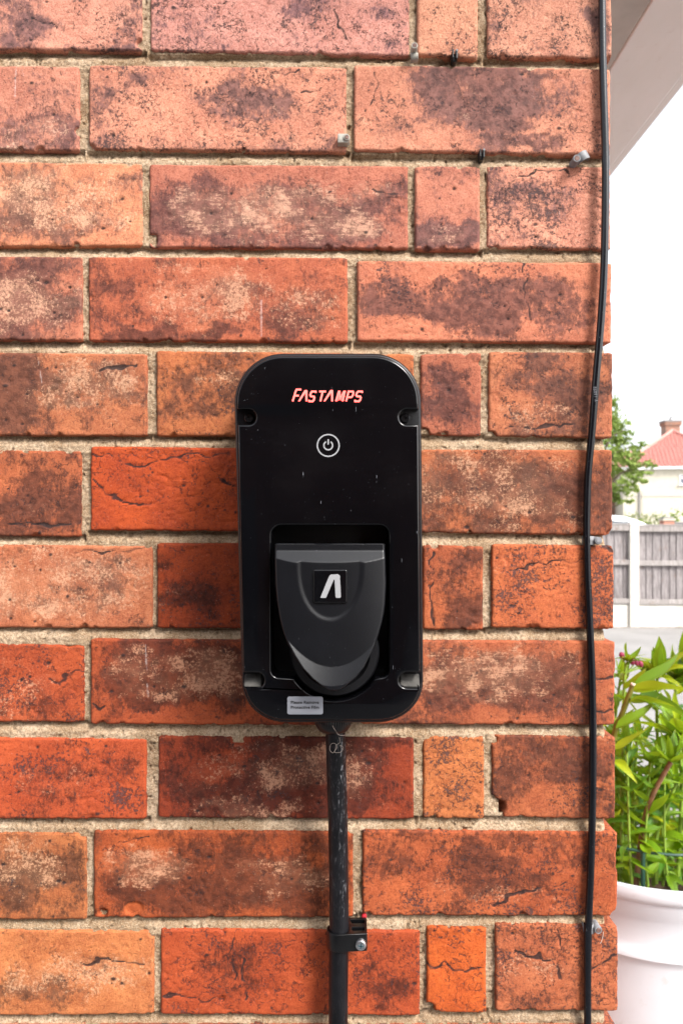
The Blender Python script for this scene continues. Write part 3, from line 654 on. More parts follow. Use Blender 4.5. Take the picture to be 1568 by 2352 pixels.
plate('shell_rim', [body_outline(3.2, False), hole()], YS-.0035, .0034, .0008, M_SHELL, ch, 2)
plate('socket_floor', [rrect(600, 1190, 925, 1640, 12)], -.040, .004, .0005, M_CAVITY, ch)
# stepped wall inside the opening
def ringmesh(cx, cz, r0, r1, y0, y1, name, mat, parent, n=64):
    m = MB(); m.lathe([(r0, -y0+.0), (r0-.0008, -y0+.0008+.0), (r1+.0008, -y0+.0008), (r1, -y0), (r1, -y1)], (cx, 0, cz), n, 'Y'); return m.done(name, mat, parent, smooth=True)
c = P(768, 1498, -.075)
m = MB(); rr = 103/F*(.6-.075)
m.lathe([(rr, .041), (rr, .0735), (rr-.0012, .075), (rr-.006, .075), (rr-.008, .071), (.001, .070)], (c.x, 0, c.z), 64, 'Y')
m.done('socket_housing', M_CAVITY, ch, smooth=True)
# flap
def flap():
    yL = [1250, 1267, 1342, 1380, 1416, 1440, 1461, 1484, 1505, 1532, 1556, 1573, 1580, 1583.5]; xL = [630, 629, 631, 634.5, 640, 645.5, 652, 663, 675, 693, 717, 741, 754, 767]
    yR = [1250, 1264, 1342, 1386, 1410, 1431, 1464, 1482, 1499, 1532, 1553, 1573, 1580, 1583.5]; xR = [885, 885, 887, 885, 882, 877.5, 868, 861, 853, 835.5, 818, 794, 782, 770]
    nv, nu = 190, 150
    ys = 1251 + (1583.3-1251)*(1-(1-np.linspace(0, 1, nv))**1.25)
    Lx = np.interp(ys, yL, xL); Rx = np.interp(ys, yR, xR)
    s = np.linspace(0, 1, nu); 
    PXg = Lx[:, None] + (Rx-Lx)[:, None]*s[None, :]; PYg = np.repeat(ys[:, None], nu, 1)
    edge = np.minimum(PXg-Lx[:, None], Rx[:, None]-PXg)
    dn = np.clip((1583.5-PYg), 0, 99); edge = np.minimum(edge, dn*1.2)
    # main form: gently domed
    t = (PXg-758)/128; h = 21 - 3.2*np.abs(t)**2.6 - 1.2*np.clip((PYg-1380)/200, 0, 1)**2
    # cheeks: the band outside the tongue falls away to the sides
    imp = 1 - np.clip((PYg-1294)/127, 0, 9)**2.3 - (np.abs(PXg-758.5)/72)**2
    gy = np.gradient(imp, axis=0)/np.gradient(PYg, axis=0); gx = np.gradient(imp, axis=1)/np.gradient(PXg, axis=1)
    tong = imp/np.maximum(.008, np.hypot(gx, gy))
    h = h - .9*sstep(-7, 7, tong)
    # top facet rising from the hinge
    side = np.minimum(PXg-629, 886-PXg)
    fac = 14.6 + (PYg-1265)*.205; fac = np.where(PYg < 1266, 14.7, fac)
    h = np.minimum(h, fac + 0*side)
    slant = 99 + 0*side; h = np.minimum(h, np.maximum(slant, 15) + 2.5*sstep(1290, 1330, PYg) + 4*sstep(1300, 1420, PYg))
    # thumb lip at the tip flares outwards
    arc = 1530 - ((PXg-763)/11.5)**2*.78
    h = h + 4.3*np.clip((PYg-arc)/42, 0, 1)
    # rounded rim
    e = np.clip(edge/5.5, 0, 1); h = h - 3.4*(1-np.sqrt(np.clip(1-(1-e)**2, 0, 1)))
    Yw = -.070 - h/1000
    d = CD - .088
    X = (PXg-CX)/F*d; Z = CZ-(PYg-CY)/F*d
    front = np.stack([X.ravel(), Yw.ravel(), Z.ravel()], 1); fc = [gridfaces(nu, nv)]
    loop = np.concatenate([np.arange(nu), np.arange(1, nv)*nu+nu-1, (nv-1)*nu+np.arange(nu-2, -1, -1), np.arange(nv-2, 0, -1)*nu])
    back = front[loop].copy(); back[:, 1] = -.069; back[:, 0] = back[:, 0]*1.0
    idx = np.arange(len(loop))+len(front); fc.append(np.stack([loop, np.roll(loop, -1), np.roll(idx, -1), idx], 1))
    me = npmesh('socket_cover', np.concatenate([front, back]), np.concatenate(fc)[:, ::-1]); me.materials.append(M_COVER)
    me.polygons.foreach_set('use_smooth', np.ones(len(me.polygons), bool)); me.set_sharp_from_angle(angle=R(50))
    return link('socket_cover', me, M_COVER, ch)
cov = flap()
# hinge leaves above the flap
for (a, b) in ((634, 675), (677, 722), (758, 759.5), (760, 836), (838, 880)):
    if b-a < 3: continue
    plate('hinge_lug', [rrect(a, 1249, b, 1262, 2)], -.0835, .010, .0006, M_COVER, cov)
plate('badge', [rrect(718.5, 1308, 797.5, 1386.5, 5)], -.0915, .0035, .0011, M_FILM, cov, 3)
def zpt(zx, zy): return (526.7+zx*.2969, 1163.7+zy*.2969)
lam = [zpt(*q) for q in ((703, 705), (706, 695), (770, 540), (785, 526), (840, 524), (854, 536), (862, 690), (862, 700), (855, 707), (826, 707), (820, 698), (812, 566), (807, 566), (750, 700), (744, 707), (712, 708))]
plate('badge_letter', [lam], -.0921, .0007, .0001, M_PRINT, cov, 0, False)
# notch floors with screws
for i, (x, y) in enumerate(((573, 961), (929, 961), (585, 1563), (936, 1563))):
    c = P(x, y, YS-.0037)
    c.y = YS-.0035
    if i > 1: c.y += .0028
    m = MB(); m.lathe([(.0034, .0), (.0034, .0022), (.0028, .0030), (.0011, .0030), (.0009, .0018), (.0001, .0018)], (c.x, c.y, c.z), 24, 'Y')
    m.done('screw', M_SHELL, ch, smooth=True)
    if i > 1:     # dusty scooped ramps in the two lower notches
        x0, x1 = ((562, 602) if i == 2 else (918, 962))
        NY = YS-.0037; a, b = P(x0, 1548, NY), P(x1, 1574, NY); xa, xb = min(a.x, b.x), max(a.x, b.x)
        m = MB(); A_ = [m.bm.verts.new(p) for p in ((xa, NY, a.z), (xb, NY, a.z), (xb, NY-.0055, b.z), (xa, NY-.0055, b.z), (xa, NY+.001, b.z), (xb, NY+.001, b.z))]
        m.bm.faces.new((A_[0], A_[1], A_[2], A_[3])); m.bm.faces.new((A_[3], A_[2], A_[5], A_[4])); m.bm.faces.new((A_[0], A_[3], A_[4])); m.bm.faces.new((A_[1], A_[5], A_[2]))
        m.done('notch_ledge', simple('dusty_grey_plastic', (.045, .042, .038, 1), .7, .3, .6, 120, .0004, 500), ch, bevel=.0008)
# FASTAMPS: slanted strokes
def stroke_poly(pts, w):
    """open polyline -> thick outline"""
    pts = [Vector(p) for p in pts]; Lf, Rt = [], []
    for i, p in enumerate(pts):
        a = (pts[i]-pts[i-1]).normalized() if i else (pts[1]-pts[0]).normalized()
        b = (pts[i+1]-pts[i]).normalized() if i < len(pts)-1 else a
        n1, n2 = Vector((-a.y, a.x)), Vector((-b.y, b.x)); n = (n1+n2); n = n.normalized() if n.length > .01 else n1
        s = w/2/max(.45, n.dot(n1)); Lf.append(p+n*s); Rt.append(p-n*s)
    return [(q.x, q.y) for q in Lf + Rt[::-1]]
def letter(ch_, x0, ytop, ybot, wd, slant=.20):
    """strokes in a box: u 0..1 across, v 0..1 down"""
    G = {'F': [[(.98, .0), (.22, 0), (.14, .12), (0, 1)], [(.1, .52), (.82, .52)]],
         'Λ': [[(0, 1), (.52, 0), (.64, 0), (1.0, 1)]],
         'S': [[(1, .14), (.9, 0), (.24, 0), (.08, .12), (.05, .36), (.18, .48), (.80, .52), (.93, .64), (.90, .88), (.76, 1), (.1, 1), (0, .86)]],
         'T': [[(0, 0), (1.0, 0)], [(.52, 0), (.48, 1)]],
         'M': [[(0, 1), (.10, 0), (.24, 0), (.50, .68), (.82, 0), (.97, 0), (.96, 1)]],
         'P': [[(0, 1), (.06, 0), (.84, 0), (.98, .14), (.93, .46), (.78, .58), (.08, .58)]]}[ch_]
    h = ybot-ytop; out = []; slant = .22
    for st in G:
        pts = [(x0 + u*wd + (1-v)*h*slant, ytop + v*h) for u, v in st]
        if ch_ == 'Λ':
            X_ = lambda u, v, o=0: (x0 + u*wd + (1-v)*h*slant + o, ytop + v*h)
            out.append([X_(0, 1, -2.4), X_(.50, 0, -1.4), X_(.60, -.02, 0), X_(.70, 0, 1.6), X_(1, 1, 2.2), X_(1, 1, -1.9), X_(.60, .24, .3), X_(0, 1, 2.0)]); continue
        out.append(stroke_poly(pts, 3.5 if ch_ == 'M' else 4.1))
    return out
# positions read off the lettering: (char, x at the foot, top, width)
for c_, x0, yt, wd in (('F', 672, 894.5, 14), ('Λ', 686.5, 896, 17), ('S', 708.5, 899, 12.5), ('T', 728, 899, 15.5), ('Λ', 745, 896, 17.5), ('M', 771, 899, 16.5), ('P', 794.5, 899, 13), ('S', 814, 899, 13.5)):
    loops = letter(c_, x0, yt, 921.5, wd)
    mb = None
    objs = [outline_mesh('logo_letter', [[((P(a, b, YF).x)*1000, (P(a, b, YF).z-CZ)*1000) for a, b in lp]], .3+.02*i, .02, lambda a, b, h: Vector((a/1000, YF-.0001-h/1000, b/1000+CZ)), 0) for i, lp in enumerate(loops)]
    bm = bmesh.new()
    for q in objs: bm.from_mesh(q)
    me = bpy.data.meshes.new('logo_letter'); bm.to_mesh(me); bm.free(); link('logo_letter', me, M_LOGO, ch)
# power button
c = (753.5, 1023)
plate('power_ring', [circle(c[0], c[1], 26.6, 60), circle(c[0], c[1], 23.4, 60)], YF-.0003, .0006, .00005, M_PRINT, ch, 0, False)
arc = [(c[0]+10*math.cos(R(a)), c[1]+10*math.sin(R(a))) for a in np.linspace(-58, 238, 26)]
plate('power_arc', [stroke_poly(arc, 3.2)], YF-.0003, .0006, .00005, M_PRINT, ch, 0, False)
plate('power_bar', [rrect(c[0]-1.7, c[1]-14.5, c[0]+1.7, c[1]-2, 1.6, 3)], YF-.0003, .0006, .00005, M_PRINT, ch, 0, False)
# sticker with its words
def text_mesh(body, size, bold=0., sp=1.0):
    cu = bpy.data.curves.new('t', 'FONT'); cu.body = body; cu.size = size; cu.offset = bold; cu.align_x = 'CENTER'; cu.space_character = sp; cu.extrude = .05
    o = bpy.data.objects.new('t', cu); COL.objects.link(o); dg = bpy.context.evaluated_depsgraph_get(); dg.update()
    me = bpy.data.meshes.new_from_object(o.evaluated_get(dg)); bpy.data.objects.remove(o); me.materials.clear(); return me
stk = plate('sticker', [rrect(659.5, 1600.5, 741.5, 1641.5, 5)], YF-.0005, .0005, .0001, M_SILVER, ch, 1)
for body, y in (('Please Remove', 1616.5), ('Protective Film', 1628)):
    me = text_mesh(body, 9.6, .18, 1.06)
    xs = [v.co.x for v in me.vertices]; sc_ = 64.0/(max(xs)-min(xs)); mid = (max(xs)+min(xs))/2
    for v in me.vertices:
        q = P(700+(v.co.x-mid)*sc_, y-v.co.y*.98, YF-.0005); v.co = (q.x, YF-.0006-.0001*(v.co.z > 0), q.z)
    link('sticker_text', me, M_INK, stk)
# gland under the body
c = P(765, 1655, -.033); rt = 43/F*(.6-.033); zb = P(0, 1692, -.045).z; zt = P(0, 1640, -.033).z
m = MB(); n = 96; prof = [(rt, zt+.004), (rt, zb+.0095), (rt*.99, zb+.0078), (rt*.93, zb+.0048), (rt*.80, zb+.0018), (rt*.66, zb+.0003), (rt*.5, zb)]
rings = []
for i, (r0, h) in enumerate(prof):
    rings.append([m.bm.verts.new((c.x + (r0-(.0005 if (k % 2 and i < 3) else 0))*math.cos(2*math.pi*k/n), c.y + (r0-(.0005 if (k % 2 and i < 3) else 0))*math.sin(2*math.pi*k/n), h)) for k in range(n)])
for r0, r1 in zip(rings, rings[1:]):
    for k in range(n): m.bm.faces.new((r0[k], r0[(k+1) % n], r1[(k+1) % n], r1[k]))
m.done('cable_gland', M_GLAND, ch, smooth=True)

# supply cable
def spline(pts, n=8):
    pts = [Vector(p) for p in pts]; out = []
    for i in range(len(pts)-1):
        p0, p1, p2, p3 = pts[max(i-1, 0)], pts[i], pts[i+1], pts[min(i+2, len(pts)-1)]
        for k in range(n):
            t = k/n; out.append(.5*((2*p1)+(-p0+p2)*t+(2*p0-5*p1+4*p2-p3)*t*t+(-p0+3*p1-3*p2+p3)*t**3))
    return out + [pts[-1]]
pc = spline([P(770, 1675, -.035), P(772, 1760, -.031), P(775, 1850, -.026), P(777, 1960, -.021), P(778.5, 2100, -.017), P(778, 2160, -.0165), P(777, 2260, -.0165), P(776.5, 2420, -.0165), P(777, 3200, -.0165), P(780, 5560, -.0165)])
m = MB(); m.tube(pc, .00735, 28)
tag(m.done('supply_cable', M_CABLE, None, smooth=True), 'thick scuffed black cable running down from under the charger', 'cable')
# pipe clip with screw
cl = tag(empty('cable_saddle', P(800, 2160)), 'black plastic saddle with a zinc cross-head screw holding the thick cable', 'clip')
zt, zb = CZ-.3175, CZ-.3306; ccx, ccy = -.0019, -.0165
yf = -.0245
out = [(ccx + .0092*math.cos(a), ccy - .0 + .0092*math.sin(a)) for a in np.linspace(R(95), R(262), 22)]
out += [(.0, yf-.0012), (.006, yf-.0002), (.0185, yf+.0008), (.0194, yf+.0018), (.0196, -.003), (.0192, -.0004), (.004, 0.0), (.002, -.002)]
holes = [[(ccx + .0077*math.cos(a), ccy + .0077*math.sin(a)) for a in np.linspace(0, 2*math.pi, 30)[:-1]],
         [(.0078, -.0185), (.0085, -.0195), (.0170, -.0190), (.0178, -.0180), (.0178, -.0150), (.0170, -.0142), (.0078, -.0142)],
         [(.0078, -.0090), (.0170, -.0088), (.0178, -.0078), (.0178, -.0040), (.0170, -.0032), (.0072, -.0032), (.0066, -.004)]]
me = outline_mesh('saddle_body', [[(a*1000, b*1000) for a, b in lp] for lp in [out] + holes], (zt-zb)*1000, .35, lambda a, b, h: Vector((a/1000, b/1000, (zt+zb)/2+h/1000)), 2)
o = link('saddle_body', me, M_GLAND, cl); me.polygons.foreach_set('use_smooth', [True]*len(me.polygons)); me.set_sharp_from_angle(angle=R(35))
m = MB(); m.box(.0072, .0185, -.0135, -.0098, zb+.001, zt-.0005); m.done('latch_bar', M_GLAND, cl, bevel=.0006)
m = MB(); m.box(.004, .019, -.0215, -.002, zb+.0005, zb+.0035); m.done('saddle_base', M_GLAND, cl, bevel=.0004)
c = Vector((.0145, yf-.0004, CZ-.3250))
m = MB(); m.lathe([(.0041, -.001), (.0042, .0006), (.0038, .0015), (.0028, .0021), (.0024, .0021), (.0001, .0021)], c, 32, 'Y'); scr = m.done('screw', M_ZINC, cl, smooth=True)
m = MB()
for a in (0, 90): 
    Mx = Matrix.Translation(c) @ Matrix.Rotation(R(a+8), 4, 'Y'); m.box(-.0021, .0021, -.00235, -.0020, -.00048, .00048, Mx)
m.done('screw_slot', simple('dark_blue_recess', (.03, .06, .075, 1), .5), scr)
m = MB(); c = P(836, 2107, .001)
m.lathe([(.0019, -.004), (.0020, .000), (.0015, .0012), (.0006, .0013)], c, 20, 'Y')
tag(m.done('wall_plug', M_RED, None, smooth=True), 'red plastic wall plug poking out of the mortar above the black saddle', 'wall plug')

# thin wire down the corner
pw = spline([P(x, y, yy) for x, y, yy in ((1381, -260, -.006), (1382, 0, -.0055), (1384, 150, -.0055), (1389, 330, -.006), (1390, 430, -.007), (1387, 600, -.008), (1380, 730, -.008), (1369, 860, -.007), (1359, 990, -.005), (1350, 1090, -.004), (1347, 1180, -.0035), (1347, 1245, -.0035), (1349, 1330, -.0035), (1354, 1440, -.004), (1359, 1560, -.0045), (1361, 1700, -.0045), (1360, 1850, -.004), (1356, 2000, -.0035), (1351, 2120, -.0035), (1349, 2250, -.0035), (1349, 2400, -.0035), (1350, 5560, -.0035))])
m = MB(); m.tube(pw, .00285, 16); wire = tag(m.done('wire', M_WIRE, None, smooth=True), 'thin black wire hanging down the right edge of the brick wall', 'wire')
# faint printing on the wire
me = text_mesh('T 15892', 10, .0)
for v in me.vertices:
    q = P(1364 + (-v.co.y+3.5)*.9 - v.co.x*.105 + 3.0, 905 - v.co.x*1.05, -.0096); a = (v.co.y-3.5)/3.5; v.co = (q.x, -.0100+.0003*abs(a) , q.z)
link('wire_print', me, simple('faint_grey_print', (.30, .30, .33, 1), .6), wire)

# cable clips
def clip(px, py, ang, mat, label, nail=M_NAIL, hook=True, s=1.0, y0=-.001, ring_r=.0032, square=False, cat='cable clip', boss=.0085):
    root = tag(empty('cable_clip', P(px, py, y0)), label, cat, 'cable clips nailed into the mortar joints')
    Mx = wmat(root) @ Matrix.Rotation(R(ang), 4, 'Y') @ Matrix.Scale(s, 4)
    m = MB()
    m.lathe([(.0001, -.003), (.0030, -.003), (.0030, boss-.0006), (.0026, boss), (.0021, boss), (.0020, boss-.0006), (.0001, boss-.0006)], (0, 0, 0), 24, 'Y')
    if square: m.box(-.0042, .0042, -.0068, .003, -.0085, .0012)
    for v in m.bm.verts: v.co = Mx @ v.co
    m.done('boss', mat, root, smooth=True, bevel=.0004*s if square else 0)
    if hook:
        m = MB(); n = 14; inner, outer = [], []
        prof = [(ring_r*1.0+.0012, .0035)] 
        cxh = .0030+ring_r
        path = [(.0026, .0)] + [(cxh - (ring_r+.0007)*math.cos(t), -.0028 - (ring_r+.0003)*math.sin(t)) for t in np.linspace(0, math.pi, n)] + [(cxh+ring_r+.0007, .001)]
        th = .0013
        sec = []
        for i, (a, b) in enumerate(path):
            pa, pb = path[max(i-1, 0)], path[min(i+1, len(path)-1)]; t = Vector((pb[0]-pa[0], pb[1]-pa[1])).normalized(); nn = Vector((-t.y, t.x))*th/2
            w_ = .0034
            q = [(a+nn.x, b+nn.y, -w_), (a-nn.x, b-nn.y, -w_), (a-nn.x, b-nn.y, w_), (a+nn.x, b+nn.y, w_)]
            sec.append([m.bm.verts.new(Mx @ Vector(p)) for p in q])
        for s0, s1 in zip(sec, sec[1:]):
            for k_ in range(4): m.bm.faces.new((s0[k_], s0[(k_+1) % 4], s1[(k_+1) % 4], s1[k_]))
        m.bm.faces.new(sec[0][::-1]); m.bm.faces.new(sec[-1])
        m.done('hook', mat, root, smooth=True, bevel=.0003*s)
    m = MB(); m.lathe([(.0019, boss-.002), (.0019, boss-.0002), (.0015, boss+.0002), (.0001, boss+.0002)], (0, 0, 0), 18, 'Y')
    for v in m.bm.verts: v.co = Mx @ v.co
    m.done('nail', nail, root, smooth=True)
    return root
clip(949, 121, 84, M_CLIPW, 'pale grey cable clip with a tall round nail head in the top mortar joint', ring_r=.0022, s=.85, boss=.012)
clip(796, 324, 90, M_CLIPW, 'square dirty white cable clip at the foot of a vertical joint above the charger', hook=False, square=True, s=.82)
clip(1317, 374, -28, M_CLIP, 'tilted grey cable clip in the mortar joint just left of the thin wire', ring_r=.0036, s=1.0)
clip(1361+5, 1241, 180, M_CLIP, 'grey cable clip gripping the thin wire level with the garden fence', nail=M_CLIP, ring_r=.0030, s=.98, y0=.001)
clip(1366, 2125, 172, M_CLIP, 'grey cable clip with a rusty nail gripping the thin wire beside the white pot', ring_r=.0030, s=.98, y0=.001)
def stub(px, py, label, s=1):
    root = tag(empty('clip_stub', P(px, py, 0)), label, 'cable clip', 'broken clip stubs in the mortar')
    c = P(px, py, 0)
    m = MB(); m.box(c.x-.0028*s, c.x-.0014*s, -.009*s, .004, c.z-.004*s, c.z+.0045*s); m.box(c.x+.0006*s, c.x+.0026*s, -.0085*s, .004, c.z-.0045*s, c.z+.0035*s)
    m.box(c.x-.002*s, c.x+.002*s, -.003, .004, c.z-.005*s, c.z+.001*s); m.done('prong', M_CLIPB, root, bevel=.0005)
    m = MB(); m.lathe([(.0013*s, -.003), (.0013*s, .008*s), (.0008*s, .0085*s), (.0001, .0085*s)], (c.x+.0017*s, 0, c.z+.0035*s), 14, 'Y'); m.done('nail', M_CLIP, root, smooth=True)
stub(1042, 134, 'broken black clip stub in the top mortar joint under a small header brick', .8)
stub(1104, 359, 'broken black clip stub in the second mortar joint, above the narrow header brick', .75)
# stray fibres by the gland and on the wire clip
def fibre(pts, r=.00012, label='', nm='fibre'):
    m = MB(); m.tube(spline(pts, 6), r, 5); return tag(m.done(nm, M_FIBRE, None, smooth=True), label, 'fibre')
fibre([P(x, y, -.056) for x, y in ((801, 1672), (808, 1681), (812, 1692))][:0] or [P(763, 1679-12, -.062), P(771, 1680, -.062), P(780, 1689, -.06), P(800, 1688, -.058), P(808, 1681, -.055)], .00013, 'pale curled fibre caught across the cable gland')
fibre([P(x, y, -.0415) for x, y in ((779, 1694), (780, 1706), (772, 1712), (770, 1722), (764, 1730), (757, 1722), (760, 1710), (768, 1708), (774, 1716), (768, 1728), (782, 1728), (788, 1718), (781, 1712), (786, 1722))], .00012, 'tangle of pale fibre on the thick cable just under the gland')
fibre([P(x, y, -.006) for x, y in ((1385, 2141), (1384, 2152), (1381, 2163), (1378, 2168))], .00022, 'short straw-coloured fibre hanging by the lower wire clip')

# ---------------------------------------------------------------- plant pot
PX0, PYD, PR = .71, 1.80-CD, .30; PZ = CZ-.749
k = NM('white_plastic_pot', .38, .45); co = k.coord()
M_POT = k.base(k.mix(k.ramp(k.noise(co, 22, 7, .75), .56, .70, 0, .35), k.mix(k.ramp(k.noise(co, 6, 4), .3, .7), (.57, .605, .65, 1), (.63, .665, .71, 1)), (.44, .42, .38, 1)))
pot = tag(empty('plant_pot', (PX0, PYD, 0)), 'large white round plastic plant pot with ringed rim beside the wall corner', 'plant pot')
m = MB()
prof = [(PR*.70, 0), (PR*.78, .10), (PR*.905, PZ-.215), (PR*.915, PZ-.170), (PR*.925, PZ-.158), (PR*.945, PZ-.150), (PR*.945, PZ-.140), (PR*.928, PZ-.132), (PR*.925, PZ-.12), (PR*.932, PZ-.070), (PR*.95, PZ-.062), (PR*.955, PZ-.050), (PR*.962, PZ-.046), (PR*.968, PZ-.034), (PR*.985, PZ-.030), (PR*.998, PZ-.022), (PR, PZ-.010), (PR*.995, PZ-.002), (PR*.975, PZ), (PR*.94, PZ-.004), (PR*.92, PZ-.02), (PR*.90, PZ-.17)]
m.lathe(prof, (PX0, PYD, 0), 128); m.done('pot_shell', M_POT, pot, smooth=True)
m = MB(); m.lathe([(.001, PZ-.145), (PR*.5, PZ-.14), (PR*.905, PZ-.15)], (PX0, PYD, 0), 64)
tag(m.done('soil', simple('brown_soil', (.06, .04, .028, 1), .95, .1, .5, 60, .006, 90), pot, smooth=True), kind='stuff')
# green wire hoop support
M_GW = simple('green_coated_wire', (.018, .06, .04, 1), .4, .5, .1)
hp = tag(empty('plant_support', (PX0, PYD, PZ)), 'dark green wire hoop on legs standing inside the white pot', 'plant support')
hz = PZ+.047; hr = .235
m = MB(); m.tube([(PX0+hr*math.cos(a), PYD+hr*math.sin(a), hz) for a in np.linspace(0, 2*math.pi, 49)], .0030, 8); m.done('hoop', M_GW, hp, smooth=True)
for a in (-112, 10, 130):
    x, y = PX0+hr*math.cos(R(a)), PYD+hr*math.sin(R(a)); m = MB(); m.cyl((x, y, PZ-.12), (x, y, hz), .0045, n=10); m.done('leg', M_GW, hp, smooth=True)

# ---------------------------------------------------------------- plants in the pot
def leaf_mat(name, a, b, vein):
    k = NM(name, .36, .45); co = k.coord(rnd=9); oi = k.n('ShaderNodeObjectInfo')
    uv = k.attr('lu').outputs['Fac']; lv = k.attr('lv').outputs['Fac']
    c = k.mix(oi.outputs['Random'], a, b)
    st = k.math('SINE', k.math('MULTIPLY', uv, 46.0)); c = k.mix(k.ramp(st, .2, 1, 0, .35), c, vein)
    c = k.mix(k.ramp(k.math('ABSOLUTE', uv), 0, .10, .55, 0), c, vein)
    c = k.mix(k.ramp(lv, .86, 1.0, 0, .5), c, (.30, .20, .03, 1))
    k.base(c); k.bump(st, .0004, .5)
    tr = k.n('ShaderNodeBsdfTranslucent'); k.set(tr.inputs[0], k.mix(.6, c, (.42, .58, .02, 1))); mx = k.n('ShaderNodeMixShader'); mx.inputs[0].default_value = .42
    k.l(k.b.outputs[0], mx.inputs[1]); k.l(tr.outputs[0], mx.inputs[2]); k.l(mx.outputs[0], k.o.inputs[0])
    return k.m
M_LEAF = leaf_mat('fresh_leaf', (.08, .21, .012, 1), (.21, .36, .012, 1), (.34, .44, .03, 1))
M_LEAFY = leaf_mat('yellow_green_leaf', (.27, .38, .010, 1), (.42, .46, .012, 1), (.55, .52, .04, 1))
M_LEAFD = leaf_mat('deep_green_leaf', (.035, .13, .018, 1), (.08, .23, .02, 1), (.15, .30, .04, 1))
M_STEM = simple('green_stem', (.20, .30, .04, 1), .5, .4, .2, 60)
M_STEMR = simple('reddish_stem', (.20, .10, .055, 1), .5, .4, .25, 60)
M_STEMO = simple('olive_stem', (.17, .16, .025, 1), .5, .4, .2, 60)
M_BUD = simple('purple_bud', (.28, .035, .085, 1), .5, .4, .3, 300)
def leaf_mesh(w, bend, fold, twist, wave, seed):
    nl, nw = 14, 7; rsn = random.Random(seed); V = []; lu, lv = [], []
    for i in range(nl):
        t = i/(nl-1); ww = w*(math.sin(math.pi*min(1, t**.72))**.85)*(1-.25*t) + .012*(1-t)
        if t > .97: ww = .002
        ang = bend*t; x = math.sin(ang)/bend if abs(bend) > .01 else t; z = (1-math.cos(ang))/bend if abs(bend) > .01 else 0
        for j in range(nw):
            s = (j/(nw-1))*2-1; yy = s*ww; zz = fold*abs(s)*ww + wave*math.sin(t*9+seed)*s*ww*.6 + .02*math.sin(t*5+seed*2)
            tw = twist*t; y2 = yy*math.cos(tw) - zz*math.sin(tw); z2 = yy*math.sin(tw) + zz*math.cos(tw)
            V.append((x - z2*math.sin(ang)*.6, y2, -z + z2)); lu.append(s); lv.append(t)
    me = npmesh('leaf', V, gridfaces(nw, nl)); me.polygons.foreach_set('use_smooth', [True]*len(me.polygons))
    for nme, arr in (('lu', lu), ('lv', lv)): me.attributes.new(nme, 'FLOAT', 'POINT').data.foreach_set('value', np.array(arr, np.float32))
    return me
rl = random.Random(3)
def leafset(mat, w0, w1):
    L = []
    for i in range(9):
        me = leaf_mesh(rl.uniform(w0, w1), rl.uniform(.25, 1.5)*rl.choice((1, 1, 1, -.5)), rl.uniform(.15, .6), rl.uniform(-.9, .9), rl.uniform(0, .35), i+1); me.materials.append(mat); L.append(me)
    return L
LS_W = leafset(M_LEAF, .15, .22); LS_Y = leafset(M_LEAFY, .14, .20); LS_N = leafset(M_LEAF, .11, .17); LS_D = leafset(M_LEAFD, .13, .2)
def put_leaf(parent, p, az, elev, L, me, roll=0):
    o = bpy.data.objects.new('leaf', me); COL.objects.link(o)
    o.parent = parent; o.matrix_parent_inverse = Matrix.Translation(parent.location).inverted()
    o.location = p; o.rotation_euler = (Matrix.Rotation(az, 3, 'Z') @ Matrix.Rotation(-elev, 3, 'Y') @ Matrix.Rotation(roll, 3, 'X')).to_euler(); o.scale = (L, L, L)
    return o
def W(px, py, d): return P(px, py, d-CD)
def plant_stem(parent, pts, r0, r1, mat, sets, L0, L1, gap, tmin=.0, e0=.1, e1=.9, name='stem', whorl=0, whorlL=.07):
    pp = spline(pts, 8); m = MB(); n = len(pp); m.tube(pp, [r0+(r1-r0)*i/(n-1) for i in range(n)], 9); m.done(name, mat, parent, smooth=True)
    az = rl.uniform(0, 6.28); acc = 0
    tot = sum((pp[i+1]-pp[i]).length for i in range(n-1)); run = 0
    for i in range(n-1):
        seg = (pp[i+1]-pp[i]).length; run += seg; acc += seg; t = run/tot
        if t < tmin: continue
        while acc > gap:
            acc -= gap; az += 2.4+rl.uniform(-.3, .3)
            el = e0+(e1-e0)*t+rl.uniform(-.25, .25)
            put_leaf(parent, pp[i+1], az, el, (L0+(L1-L0)*t)*rl.uniform(.75, 1.2), rl.choice(rl.choice(sets)), rl.uniform(-.4, .4))
    for k_ in range(whorl):
        az += 2.4; put_leaf(parent, pp[-1], az, rl.uniform(.35, 1.35), whorlL*rl.uniform(.7, 1.15), rl.choice(rl.choice(sets)), rl.uniform(-.5, .5))
def plant(label, x, name='lily_plant'):
    return tag(empty(name, (x, PYD, PZ-.05)), label, 'plant', 'plants growing in the white pot')
# A: thick cut olive stem leaning at the wall corner
pa = plant('thick olive lily stem with a cut pale tip leaning out beside the wall corner', .60)
plant_stem(pa, [W(1392, 2040, 1.66), W(1394, 1850, 1.62), W(1408, 1700, 1.58), W(1432, 1630, 1.56), W(1453, 1574, 1.55)], .0062, .0052, M_STEMO, [LS_Y, LS_W], .085, .1, .05, .35, -.2, .3)
m = MB(); a = W(1453, 1574, 1.55); b = W(1454, 1570, 1.55); m.cyl(a, b, .0055, .0052, 12); m.done('cut_tip', simple('pale_cut_pith', (.62, .52, .42, 1), .8), pa, smooth=True)
for (x, y, d, az, el, L, ls) in ((1449, 1585, 1.55, -.2, .12, .125, LS_Y), (1445, 1610, 1.545, -.15, .02, .088, LS_Y), (1415, 1675, 1.54, -.1, .38, .118, LS_W), (1455, 1585, 1.56, .15, .30, .16, LS_W), (1410, 1720, 1.53, -.3, .5, .085, LS_Y), (1462, 1600, 1.58, .05, -.1, .12, LS_D)):
    put_leaf(pa, W(x, y, d), az, el, L, ls[int(x) % 4], -1.0)
